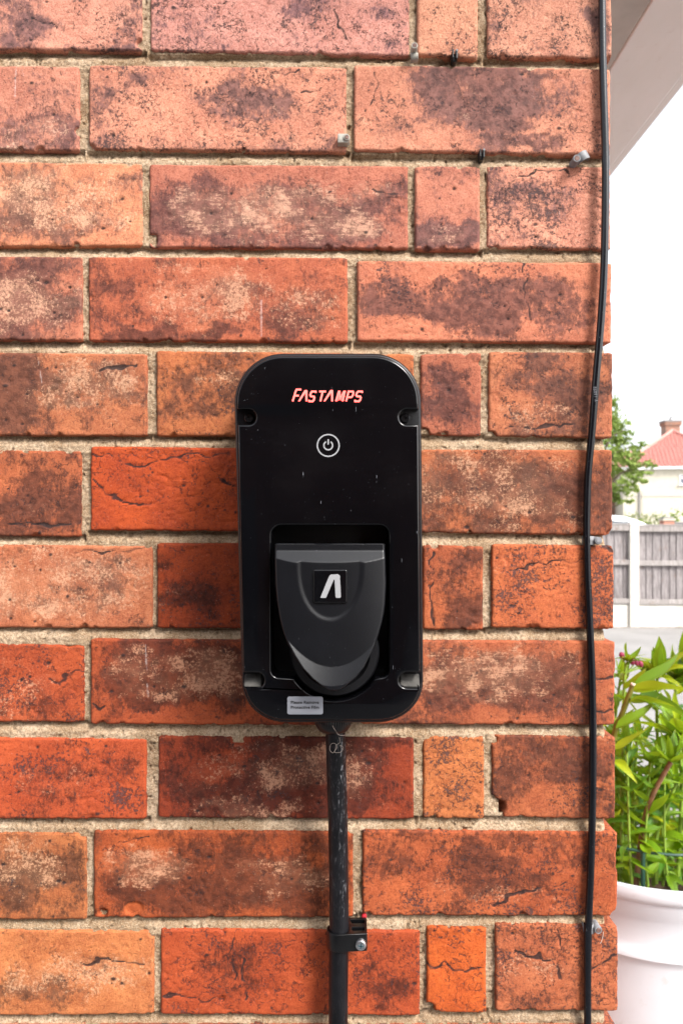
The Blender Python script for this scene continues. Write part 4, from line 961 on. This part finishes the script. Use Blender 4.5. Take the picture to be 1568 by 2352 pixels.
# B: reddish tall stem with a whorl at right
pb = plant('tall lily with a bare reddish-brown stem rising from the middle of the pot', .66)
plant_stem(pb, [W(1460, 2040, 1.62), W(1470, 1947, 1.62), W(1482, 1874, 1.61), W(1499, 1825, 1.60), W(1521, 1783, 1.59), W(1540, 1750, 1.58)], .0062, .0048, M_STEMR, [LS_N, LS_W], .07, .09, .075, .3, .1, .6, whorl=9, whorlL=.085)
# C: light green stems with purple buds at left
pc_ = plant('leafy plant with small purple buds at its tips, close to the wall edge', .60, 'budding_plant')
for pts, wh in (([W(1428, 2040, 1.7), W(1436, 1958, 1.7), W(1453, 1898, 1.69), W(1457, 1800, 1.68), W(1462, 1700, 1.68)], 6), ([W(1412, 2030, 1.72), W(1421, 1898, 1.71), W(1429, 1790, 1.7), W(1432, 1650, 1.7), W(1434, 1559, 1.7), W(1440, 1520, 1.7)], 9),
                ([W(1400, 2040, 1.8), W(1404, 1800, 1.8), W(1412, 1660, 1.8), W(1424, 1560, 1.8)], 6)):
    plant_stem(pc_, pts, .0042, .0028, M_STEM, [LS_N, LS_W, LS_Y], .085, .066, .018, .02, -.1, .9, whorl=wh, whorlL=.05)
for x, y, s in ((1426, 1501, 1.0), (1449, 1516, 1.1), (1459, 1518, .9), (1469, 1521, .9)):
    a = W(x+5, y+12, 1.7); b = W(x, y, 1.7); m = MB(); m.tube(spline([a, a.lerp(b, .4), a.lerp(b, .8), b, b+(b-a)*.25], 3), [.0012*s+.0052*s*math.sin(math.pi*min(1, i/12+.02)) for i in range(13)], 10); m.done('bud', M_BUD, pc_, smooth=True)
    m = MB(); m.tube([W(1440, 1545, 1.7), a], .0016, 6); m.done('stalk', M_STEM, pc_)
# D: broad-leaved top cluster in the middle
pd = plant('broad-leaved lily whose upright whorl of leaves stands highest, middle of the clump', .72)
plant_stem(pd, [W(1500, 2035, 1.75), W(1506, 1923, 1.75), W(1512, 1800, 1.74), W(1508, 1650, 1.73), W(1509, 1560, 1.72)], .0045, .0032, M_STEM, [LS_Y, LS_W], .085, .085, .021, .05, -.1, .7, whorl=18, whorlL=.095)
# E, F: right-hand stems
pe = plant('dense leafy lily at the right of the clump, its top whorl bright yellow-green', .82)
plant_stem(pe, [W(1556, 2030, 1.7), W(1558, 1967, 1.7), W(1565, 1825, 1.69), W(1562, 1740, 1.68), W(1558, 1690, 1.67)], .0048, .0036, M_STEM, [LS_N, LS_W, LS_Y], .085, .095, .020, .02, -.1, .6, whorl=12, whorlL=.10)
plant_stem(pe, [W(1506, 2030, 1.66), W(1507, 1923, 1.66), W(1531, 1857, 1.66), W(1553, 1800, 1.66)], .0045, .003, M_STEM, [LS_N], .07, .07, .024, .02, -.1, .7, whorl=8, whorlL=.07)
pf = plant('dark green lily at the back right with spreading pointed leaves', .84)
plant_stem(pf, [W(1540, 2030, 1.95), W(1550, 1800, 1.95), W(1553, 1650, 1.93), W(1548, 1560, 1.92)], .0045, .0032, M_STEM, [LS_D, LS_W, LS_Y], .085, .085, .020, .05, -.1, .6, whorl=16, whorlL=.10)
plant_stem(pf, [W(1590, 2030, 1.85), W(1600, 1800, 1.85), W(1598, 1640, 1.85), W(1590, 1545, 1.85)], .0045, .0032, M_STEM, [LS_D, LS_W], .08, .08, .03, .05, -.1, .6, whorl=12, whorlL=.10)
# G: low filler foliage around the rim
pg = plant('low bushy foliage filling the pot just above its rim', .65, 'leafy_plant')
for i in range(16):
    x = 1398+i*12+rl.uniform(-8, 8); d = rl.uniform(1.58, 1.92)
    plant_stem(pg, [W(x, 2035, d), W(x+rl.uniform(-10, 10), 1940, d), W(x+rl.uniform(-14, 14), rl.uniform(1690, 1880), d)], .0032, .002, M_STEM, [LS_N, LS_D, LS_W], .078, .066, .017, .03, -.3, .9, whorl=5, whorlL=.055)

# ---------------------------------------------------------------- garden fence
def wood_mat(name, a, b):
    k = NM(name, .85, .2); co = k.coord(scale=(1, 1, .10), rnd=31); cc = k.coord(rnd=17)
    oi = k.n('ShaderNodeObjectInfo')
    n = k.noise(co, 60, 6, .7, .5); c = k.mix(k.ramp(n, .3, .7), a, b); c = k.mix(k.ramp(oi.outputs['Random'], 0, 1, 0, .35), c, k.mix(1, c, (.7, .66, .64, 1), 'MULTIPLY'))
    c = k.mix(k.ramp(k.noise(cc, 9, 4, .6), .62, .72, 0, .7), c, (.17, .12, .095, 1))
    k.bump(n, .003, .7); return k.base(c)
M_WOOD = wood_mat('weathered_grey_timber', (.12, .105, .104, 1), (.30, .272, .270, 1))
M_RAIL = wood_mat('pale_weathered_rail', (.20, .18, .17, 1), (.38, .35, .335, 1))
k = NM('pale_cast_concrete', .9, .2); co = k.coord()
M_CONC = k.base(k.mix(k.ramp(k.noise(co, 7, 6, .7), .3, .7), (.46, .43, .38, 1), (.56, .53, .49, 1))); k.bump(k.noise(co, 90, 5), .002, .6)
fence = tag(empty('garden_fence', (4, FY, 0)), 'weathered grey close-boarded fence with pale concrete posts across the driveway', 'fence')
fd = FY+CD
def fx(px): return (px-CX)/F*fd
def fz(py): return CZ-(py-CY)/F*fd
pst = fx(1453); pitch = 1.83
for i in range(-3, 4):
    x = pst + i*pitch
    m = MB(); m.box(x-.060, x+.060, FY-.06, FY+.06, 0, fz(1203)); 
    m.box(x-.052, x+.052, FY-.052, FY+.052, fz(1203)+.0005, fz(1200.5)); m.done('post', M_CONC, fence, bevel=.008)
    if i == 3: continue
    a, b = x+.061, x+pitch-.061
    m = MB(); m.box(a, b, FY-.025, FY+.025, .0, fz(1388)); m.done('gravel_board', M_CONC, fence, bevel=.006)
    dz = .012 if i < 0 else 0
    for (t, bt, nm) in ((1207, 1221, 'rail'), (1287.5, 1299, 'rail'), (1376.5, 1387.5, 'rail')):
        m = MB(); m.box(a, b, FY-.048, FY-.004, fz(bt)+dz, fz(t)+dz); m.done(nm, M_RAIL, fence, bevel=.003)
    m = MB(); m.box(a, b, FY-.055, FY+.03, fz(1207)+dz+.001, fz(1204.5)+dz); m.done('capping_rail', M_RAIL, fence, bevel=.003)
    xx = a
    bd = None
    while xx < b-.02:
        wd = min(random.uniform(.085, .125), b-xx); y0 = FY-.002+random.uniform(0, .003)
        # feather-edged board: thick edge on the left laps over its neighbour
        m = MB(); vs = [(xx, y0-.006, 0), (xx+wd+.008, y0+.006, 0), (xx+wd+.008, y0+.011, 0), (xx, y0+.014, 0)]
        top = fz(1208)+dz; bot = fz(1387)
        A = [m.bm.verts.new((a_, b_, bot)) for a_, b_, _ in vs]; B = [m.bm.verts.new((a_, b_, top)) for a_, b_, _ in vs]
        for q in range(4): m.bm.faces.new((A[q], A[(q+1) % 4], B[(q+1) % 4], B[q]))
        m.bm.faces.new(A[::-1]); m.bm.faces.new(B); m.done('board', M_WOOD, fence)
        xx += wd

# ---------------------------------------------------------------- parked white car beyond the fence
car = tag(empty('parked_car', (5.0, 14.4, 0)), 'white hatchback whose roof shows above the fence by the wall edge', 'car')
k = NM('white_car_paint', .25, .5); k.b.inputs['Coat Weight'].default_value = .6; M_CAR = k.base((.78, .79, .80, 1))
M_GLASS = simple('dark_car_glass', (.03, .04, .05, 1), .06, .6, .05)
M_TYRE = simple('rubber_tyre', (.015, .015, .015, 1), .85, .2, .2)
cx0 = 5.05; cyc = 14.5; hw = .86
lower = [(-2.05, .35), (-2.08, .62), (-2.02, .92), (-1.85, 1.0), (.95, .98), (1.75, .86), (2.02, .70), (2.08, .45), (2.0, .28), (-1.95, .28)]
def prism(name, prof, y0, y1, mat, inset_top=0, bevel=.06, cz=0):
    m = MB(); A = [m.bm.verts.new((cx0+x, y0+(inset_top if z > 1.2 else 0), z)) for x, z in prof]; B = [m.bm.verts.new((cx0+x, y1-(inset_top if z > 1.2 else 0), z)) for x, z in prof]
    n = len(prof)
    for i in range(n): m.bm.faces.new((A[i], A[(i+1) % n], B[(i+1) % n], B[i]))
    m.bm.faces.new(A[::-1]); m.bm.faces.new(B); return m.done(name, mat, car, smooth=True, bevel=bevel, seg=3)
prism('body', lower, cyc-hw, cyc+hw, M_CAR)
prism('cabin', [(-1.90, .985), (-1.72, 1.25), (-1.45, 1.405), (-.9, 1.445), (-.1, 1.452), (.32, 1.415), (.62, 1.31), (1.28, .975)], cyc-hw+.06, cyc+hw-.06, M_CAR, .13, .04)
for s in (-1, 1):
    y = cyc+s*(hw-.058)
    m = MB()
    vs = [m.bm.verts.new((cx0+x, y-s*(0 if z < 1.1 else .11), z)) for x, z in ((-1.6, 1.03), (-1.42, 1.33), (-.3, 1.37), (-.3, 1.03))]; m.bm.faces.new(vs); m.done('side_window', M_GLASS, car); m = MB()
    vs = [m.bm.verts.new((cx0+x, y-s*(0 if z < 1.1 else .11), z)) for x, z in ((-.22, 1.03), (-.22, 1.37), (.30, 1.34), (.98, 1.03))]; m.bm.faces.new(vs); m.done('side_window', M_GLASS, car)
m = MB(); vs = [m.bm.verts.new(p) for p in ((cx0+.67, cyc-.62, 1.300), (cx0+.67, cyc+.62, 1.300), (cx0+1.24, cyc+.74, 1.008), (cx0+1.24, cyc-.74, 1.008))]; m.bm.faces.new(vs); m.done('windscreen', M_GLASS, car)
for x in (-1.3, 1.3):
    for s in (-1, 1):
        m = MB(); m.cyl((cx0+x, cyc+s*(hw-.2), .31), (cx0+x, cyc+s*(hw+.01), .31), .31, n=32); wv = m.done('wheel', M_TYRE, car, smooth=True)
        m = MB(); m.cyl((cx0+x, cyc+s*(hw), .31), (cx0+x, cyc+s*(hw+.018), .31), .2, n=24); m.done('rim', M_ZINC, wv, smooth=True)
for s in (-1, 1):
    m = MB(); m.box(cx0+1.9, cx0+2.06, cyc+s*.66-.14, cyc+s*.66+.14, .60, .72); m.done('headlight', M_ZINC, car, bevel=.02)
    m = MB(); m.box(cx0+.70, cx0+.85, cyc+s*(hw+.08)-.07, cyc+s*(hw+.08)+.07, 1.0, 1.12); m.done('mirror', M_CAR, car, bevel=.03)

# ---------------------------------------------------------------- distant house
HROT = -14.0
hx0 = (1431-CX)/F*60; house = tag(empty('house', (hx0, 60-CD, 0), R(HROT)), 'cream rendered house with pink-red tiled hip roof and a brick chimney', 'house')
HM = Matrix.Translation(house.location) @ Matrix.Rotation(R(HROT), 4, 'Z')
def hwall(px):      # local x' on the front wall seen at photo column px
    o = Vector((0, -CD, CZ)); d = Vector(((px-CX)/F, 1, 0)); inv = HM.inverted(); a = inv @ o; b = (inv.to_3x3() @ d); t = -a.y/b.y; return (a+b*t).x
def hz_at(px, py):
    o = Vector((0, -CD, CZ)); d = Vector(((px-CX)/F, 1, -(py-CY)/F)); inv = HM.inverted(); a = inv @ o; b = inv.to_3x3() @ d; t = -a.y/b.y; return (a+b*t).z
M_REND = simple('cream_render', (.54, .50, .41, 1), .9, .2, .05, 3, .004, 40)
M_GREY = simple('grey_pipe', (.22, .21, .21, 1), .6, .3, .1)
k = NM('pink_clay_tile', .8, .25); co = k.coord(rnd=20); oi = k.n('ShaderNodeObjectInfo')
M_TILE = k.base(k.mix(k.math('MULTIPLY', k.noise(co, 4, 4, .7), .4), k.mix(oi.outputs['Random'], (.46, .20, .175, 1), (.50, .23, .20, 1)), (.56, .32, .28, 1)))
M_WHITE = simple('white_window_frame', (.75, .75, .75, 1), .5, .4, .03)
M_PANE = simple('reflective_pane', (.12, .13, .17, 1), .08, .6, .1)
EZ = hz_at(1500, 1077); WD = 8.6; DP = 8.6
def hm(m):
    for v in m.bm.verts: v.co = HM @ v.co
    return m
m = MB(); m.box(0, WD, 0, DP, 0, EZ); hm(m).done('wall', M_REND, house)
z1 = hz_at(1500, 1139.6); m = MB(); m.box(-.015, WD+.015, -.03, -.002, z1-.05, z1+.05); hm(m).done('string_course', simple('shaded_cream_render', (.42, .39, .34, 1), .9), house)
m = MB(); m.box(-.35, WD+.35, -.38, -.26, EZ-.02, EZ+.16); hm(m).done('gutter', M_WHITE, house)
m = MB(); m.box(-.33, WD+.33, -.259, DP+.3, EZ-.06, EZ+.0); hm(m).done('soffit', M_WHITE, house)
# roof planes
ap = Vector((WD/2, DP/2, 0)); 
o_ = Vector((0, -CD, CZ)); inv = HM.inverted()
ov = .34; e = [Vector((-ov, -ov, EZ+.1)), Vector((WD+ov, -ov, EZ+.1)), Vector((WD+ov, DP+ov, EZ+.1)), Vector((-ov, DP+ov, EZ+.1))]
apx = HM @ Vector((WD/2, DP/2, 0)); APZ = CZ + (CY-991)/F*(apx.y+CD)
apex = Vector((WD/2, DP/2, APZ))
m = MB(); vs = [m.bm.verts.new(HM @ p) for p in e]; ta = m.bm.verts.new(HM @ apex)
for i in range(4): m.bm.faces.new((vs[i], vs[(i+1) % 4], ta))
m.done('roof', M_TILE, house)
# pantiles on the front slope, one object per tile
n_up = (apex-(e[0]+e[1])/2); Ls = n_up.length; up = n_up.normalized(); nrm = Vector((1, 0, 0)).cross(up).normalized()
gauge, tw = .34, .30; rows = int(Ls/gauge)
tv = []
for j in range(2):
    for i in range(9):
        a = i/8; tv.append((a*tw, (0, gauge+.06)[j], .035*math.sin(a*2*math.pi)+(.10, .012)[j]))
for i in range(9): a = i/8; tv.append((a*tw, 0, .035*math.sin(a*2*math.pi)+.02))
tf = [tuple(int(q) for q in r) for r in gridfaces(9, 2)] + [(18+i, 18+i+1, i+1, i) for i in range(8)]
tme = mesh('roof_tile', tv, tf); tme.materials.append(M_TILE); tme.polygons.foreach_set('use_smooth', [True]*len(tme.polygons))
TM = Matrix(((1, up.x, nrm.x, 0), (0, up.y, nrm.y, 0), (0, up.z, nrm.z, 0), (0, 0, 0, 1)))
cnt = 0; stuffV, stuffF = [], []
for r_ in range(rows):
    half = (WD/2+ov)*(1-(r_*gauge)/Ls); nx = int(2*half/tw)
    for c_ in range(nx):
        x = WD/2 - nx*tw/2 + c_*tw; base = e[0].copy(); p = Vector((x, e[0].y, e[0].z)) + up*(r_*gauge)
        Mx = HM @ Matrix.Translation(p) @ TM
        wp = Mx @ Vector((tw/2, 0, 0)); ppx = CX + wp.x/(wp.y+CD)*F
        if ppx < 1600 and cnt < 300:
            cnt += 1; o = bpy.data.objects.new('roof_tile', tme); COL.objects.link(o); o.parent = house; o.matrix_parent_inverse = HM.inverted(); o.matrix_basis = Mx
        else:
            b0 = len(stuffV); stuffV += [Mx @ Vector(q) for q in tv]; stuffF += [tuple(i+b0 for i in f) for f in tf]
if stuffV: tag(link('roof_tiles', mesh('roof_tiles', stuffV, stuffF), M_TILE, house, smooth=True), kind='stuff')
# hip ridge tiles
m = MB()
for q in (e[0], e[1]): m.tube([HM @ (q+Vector((0, 0, .06))), HM @ (apex+Vector((0, 0, .1)))], .13, 8)
m.done('ridge', M_TILE, house, smooth=True)
# chimney
def at_d(px, py, d): return P(px, py, d-CD)
cd_ = apx.y+CD+1.2
a, b = at_d(1526, 965, cd_), at_d(1564, 1010, cd_); zt, zb = a.z, b.z-.6
M_CHB = NM('chimney_brick', .85, .2); kk = M_CHB; bt = kk.n('ShaderNodeTexBrick'); kk.l(kk.coord(scale=(1, 1, 1)), bt.inputs[0])
m = MB(); m.box(a.x+.1, b.x-.1, a.y-CD*0, a.y+1.0, zb, zt-.45); chm = None
def chim_mat():
    k = NM('distant_brick', .85, .2); tc = k.n('ShaderNodeTexCoord'); mp = k.n('ShaderNodeMapping'); mp.inputs['Rotation'].default_value = (R(90), 0, 0); k.l(tc.outputs['Object'], mp.inputs[0])
    b = k.n('ShaderNodeTexBrick'); k.l(mp.outputs[0], b.inputs[0]); b.inputs['Scale'].default_value = 1; b.inputs['Brick Width'].default_value = .225; b.inputs['Row Height'].default_value = .075; b.inputs['Mortar Size'].default_value = .008
    b.inputs['Color1'].default_value = (.30, .13, .075, 1); b.inputs['Color2'].default_value = (.20, .10, .07, 1); b.inputs['Mortar'].default_value = (.3, .26, .22, 1)
    return k.base(b.outputs[0])
bpy.data.materials.remove(M_CHB.m); M_CHB = chim_mat()
chm = m.done('chimney', M_CHB, house)
for i, (g_, z0, z1) in enumerate(((.03, zt-.449, zt-.38), (.0, zt-.379, zt-.12), (-.04, zt-.119, zt))):
    m = MB(); m.box(a.x+g_, b.x-g_, a.y-.1+g_, a.y+1.1-g_, z0, z1); m.done('chimney_course', M_CHB if i < 2 else M_GREY, chm)
m = MB(); xm = at_d(1544, 960, cd_).x; m.cyl((xm, a.y+.4, zt), (xm, a.y+.4, zt+.15), .16, .12, 14); m.tube([(xm-.05, a.y+.4, zt+.16), (xm+.02, a.y+.4, zt+.28), (xm+.12, a.y+.4, zt+.36), (xm+.2, a.y+.4, zt+.33)], [.07, .09, .07, .02], 8); m.done('chimney_cowl', M_GREY, chm, smooth=True)
# pipes and windows
for px, w_ in ((1467.5, .05), (1474, .025)):
    x = hwall(px); m = MB(); m.cyl((x, -.08, 0), (x, -.08, hz_at(px, 1128)), w_, n=8); hm(m).done('drainpipe', M_GREY if w_ > .03 else simple('pale_pipe', (.42, .38, .34, 1), .7), house)
def window(px0, px1, py0, py1, rowsz, pn=2):
    x0, x1 = hwall(px0), hwall(px1); zt, zb = hz_at(px0, py0), hz_at(px0, py1)
    m = MB(); m.box(x0, x1, -.05, .0, zb, zb+.09).box(x0, x1, -.05, 0, zt-.07, zt).box(x0, x0+.09, -.05, 0, zb+.09, zt-.07).box(x1-.09, x1, -.05, 0, zb+.09, zt-.07)
    zm = zb+(zt-zb)*.58; m.box(x0+.09, x1-.09, -.05, 0, zm, zm+.16); m.box((x0+x1)/2-.05, (x0+x1)/2+.05, -.05, 0, zb+.09, zm)
    wn = hm(m).done('window', M_WHITE, house)
    for (a0, a1, b0, b1) in ((x0+.09, x1-.09, zm+.16, zt-.07), (x0+.09, (x0+x1)/2-.05, zb+.09, zm), ((x0+x1)/2+.05, x1-.09, zb+.09, zm)):
        m = MB(); m.box(a0, a1, -.02, -.005, b0, b1); hm(m).done('pane', M_PANE, wn)
    m = MB(); m.box(x0-.08, x1+.08, -.14, -.001, zb-.07, zb-.001); hm(m).done('sill', M_WHITE, wn)
window(1560, 1592, 1090, 1113, 2)
# rear brick wing at the left, set back, with its own window
ww = at_d(1425, 1180, 66)
wing = tag(empty('brick_annexe', (ww.x, 66-CD, 0)), 'low brick and tile annexe with a grey framed window left of the cream house', 'house')
x0, x1 = at_d(1330, 1176, 66).x, at_d(1436, 1176, 66).x; wz = at_d(0, 1078, 66).z
m = MB(); m.box(x0, x1, 66-CD, 74-CD, 0, wz); m.done('wall', M_CHB, wing)
rz = at_d(0, 1030, 68).z; x2 = at_d(1500, 1176, 66).x
m = MB(); vs = [m.bm.verts.new(p) for p in ((x0, 65.1, wz), (x2, 65.1, wz), (x2, 70, rz), (x0, 70, rz), (x0, 75, wz), (x2, 75, wz))]
m.bm.faces.new((vs[0], vs[1], vs[2], vs[3])); m.bm.faces.new((vs[3], vs[2], vs[5], vs[4])); m.done('roof', M_TILE, wing)
a, b = at_d(1419, 1149, 65.95), at_d(1432, 1182, 65.95)
m = MB(); m.box(a.x, b.x, 65.3, 65.4, b.z, b.z+.1).box(a.x, b.x, 65.3, 65.4, a.z-.1, a.z).box(a.x, a.x+.12, 65.3, 65.4, b.z+.1, a.z-.1).box(b.x-.1, b.x, 65.3, 65.4, b.z+.1, a.z-.1).box(a.x+.12, b.x-.1, 65.3, 65.4, (a.z+b.z)/2+.05, (a.z+b.z)/2+.2)
wn = m.done('window', M_GREY, wing)
m = MB(); m.box(a.x+.12, b.x-.1, 65.36, 65.38, b.z+.1, a.z-.1); m.done('pane', M_PANE, wn)

# ---------------------------------------------------------------- trees and hedges: leaf clumps
def foliage_mat(name, a, b):
    k = NM(name, .6, .3); co = k.coord()
    c = k.mix(k.ramp(k.noise(co, 1.4, 5, .7), .35, .65), a, b); c = k.mix(k.ramp(k.noise(co, 9, 2), .4, .6, 0, .5), c, tuple(x*1.35 for x in b[:3])+(1,)); k.base(c)
    tr = k.n('ShaderNodeBsdfTranslucent'); k.set(tr.inputs[0], c); mx = k.n('ShaderNodeMixShader'); mx.inputs[0].default_value = .35
    k.l(k.b.outputs[0], mx.inputs[1]); k.l(tr.outputs[0], mx.inputs[2]); k.l(mx.outputs[0], k.o.inputs[0]); return k.m
def leaves(name, blobs, per, size, mat, parent, seed=1, shell=.55):
    rs = np.random.RandomState(seed); Vs, Fs = [], []; n0 = 0
    for (c, r) in blobs:
        n = int(per*r[0]*r[2]); k = max(5, n//14)
        cen = rs.normal(size=(k, 3)); cen /= np.linalg.norm(cen, axis=1)[:, None]; cen *= (rs.uniform(shell, 1.05, (k, 1)))
        pts = np.repeat(cen, 14, 0) + rs.normal(size=(k*14, 3))*(.16); pts = pts*np.array(r) + np.array(c)
        nn = len(pts); d1 = rs.normal(size=(nn, 3)); d1 /= np.linalg.norm(d1, axis=1)[:, None]; d2 = np.cross(d1, rs.normal(size=(nn, 3))); d2 /= np.linalg.norm(d2, axis=1)[:, None]
        s = size*rs.uniform(.6, 1.3, (nn, 1))
        q = np.stack([pts-d1*s, pts+d2*s*.45, pts+d1*s, pts-d2*s*.45], 1).reshape(-1, 3); Vs.append(q); Fs.append(np.arange(nn*4).reshape(-1, 4)+n0); n0 += nn*4
    me = npmesh(name, np.concatenate(Vs), np.concatenate(Fs)); return link(name, me, mat, parent)
M_T1 = foliage_mat('tree_leaves', (.11, .17, .03, 1), (.26, .34, .08, 1))
M_H1 = foliage_mat('hedge_leaves', (.11, .16, .04, 1), (.26, .30, .10, 1))
M_BARK = simple('bark', (.10, .075, .055, 1), .9, .2, .3, 12, .01, 40)
TD = 38
tr_ = tag(empty('broadleaf_tree', (at_d(1370, 1176, TD).x, TD-CD, 0)), 'light green tree half hidden by the wall edge, branches reaching over the cream house', 'tree')
bl = []
for px, py, rx, ry in ((1372, 1040, 55, 75), (1395, 975, 34, 42), (1422, 985, 26, 24), (1438, 1000, 22, 12), (1415, 1010, 30, 20), (1455, 1022, 30, 10), (1402, 935, 16, 26), (1430, 1045, 42, 16), (1465, 1042, 22, 9), (1445, 1062, 34, 18), (1478, 1068, 28, 12), (1440, 1085, 34, 14), (1405, 1060, 24, 30), (1470, 1088, 28, 9), (1448, 1105, 30, 14), (1480, 1105, 14, 5), (1425, 1120, 22, 22), (1400, 1130, 24, 26), (1455, 1122, 12, 9), (1418, 1145, 18, 14), (1440, 1150, 14, 6), (1330, 1010, 50, 70)):
    c = at_d(px, py, TD+random.uniform(-1, 1)); s = TD/F; bl.append((tuple(c), (rx*s, max(rx, ry)*s*.8, ry*s)))
leaves('crown', bl, 900, .115, M_T1, tr_, 4, .35)
m = MB(); bx = tr_.location.x
m.tube([(bx, TD-CD, 0), (bx+.05, TD-CD, 1.5), (bx+.0, TD-CD, 3), (bx+.1, TD-CD, 5.5)], [.2, .15, .12, .05], 10)
for (px, py) in ((1450, 1025), (1480, 1070), (1465, 1105), (1440, 1150), (1405, 940), (1440, 985)):
    q = at_d(px, py, TD); m.tube([(bx+.02, TD-CD, max(1.6, q.z-1.6)), Vector((bx, TD-CD, q.z-.7)).lerp(q, .5), q], [.07, .045, .015], 6)
m.done('trunk', M_BARK, tr_, smooth=True)
def hedge(label, boxes, d, mat, seed, nm='hedge', cat='hedge', size=.09, per=500):
    bl = []
    x_ = at_d(sum(b[0] for b in boxes)/len(boxes), 1176, d).x
    root = tag(empty(nm, (x_, d-CD, 0)), label, cat)
    for (px, top, rx) in boxes:
        t = at_d(px, top, d).z; r = rx*d/F; c = at_d(px, 0, d); bl.append(((c.x, d-CD+.3, t*.5), (r, .5, t*.5)))
    leaves('foliage', bl, per, size, mat, root, seed, .6); m = MB()
    for (px, top, rx) in boxes:
        c = at_d(px, 0, d); m.cyl((c.x, d-CD+.3, 0), (c.x, d-CD+.3, at_d(px, top, d).z*.6), .05, .03, 7)
    m.done('branch', M_BARK, root); return root
hedge('low sunlit hedge with yellow-green tops running below the cream house', [(1462, 1180, 26), (1490, 1179, 26), (1515, 1178, 26), (1435, 1178, 26)], 48, M_H1, 11)
hedge('clipped green hedge just behind the fence top, left of the terracotta pier', [(1483, 1190, 22), (1505, 1189, 18)], 30, M_T1, 12)
hedge('leafy green bush rising right of the terracotta pier', [(1548, 1180, 22), (1566, 1170, 18), (1590, 1166, 22)], 30.5, M_T1, 13, 'bush', 'bush')
c = at_d(1531, 1188, 29)
pr = tag(empty('gate_pier', (c.x, c.y, 0)), 'short terracotta brick pier with a grey cap beyond the fence', 'pier')
m = MB(); m.box(c.x-.2, c.x+.2, c.y-.2, c.y+.2, 0, c.z-.12); m.done('shaft', simple('terracotta', (.36, .17, .12, 1), .85), pr)
m = MB(); m.box(c.x-.24, c.x+.24, c.y-.24, c.y+.24, c.z-.119, c.z-.06); m.done('collar', M_REND, pr)
m = MB(); m.box(c.x-.19, c.x+.19, c.y-.19, c.y+.19, c.z-.059, c.z); m.done('cap', M_GREY, pr, bevel=.02)
m = MB(); zz = at_d(0, 1199, 29).z; m.box(c.x+.205, c.x+6, c.y-.1, c.y+.1, 0, zz-.05); m.box(c.x+.205, c.x+6, c.y-.14, c.y+.14, zz-.049, zz)
tag(m.done('boundary_wall', M_GREY, None), 'low grey garden wall running right from the terracotta pier', 'wall')
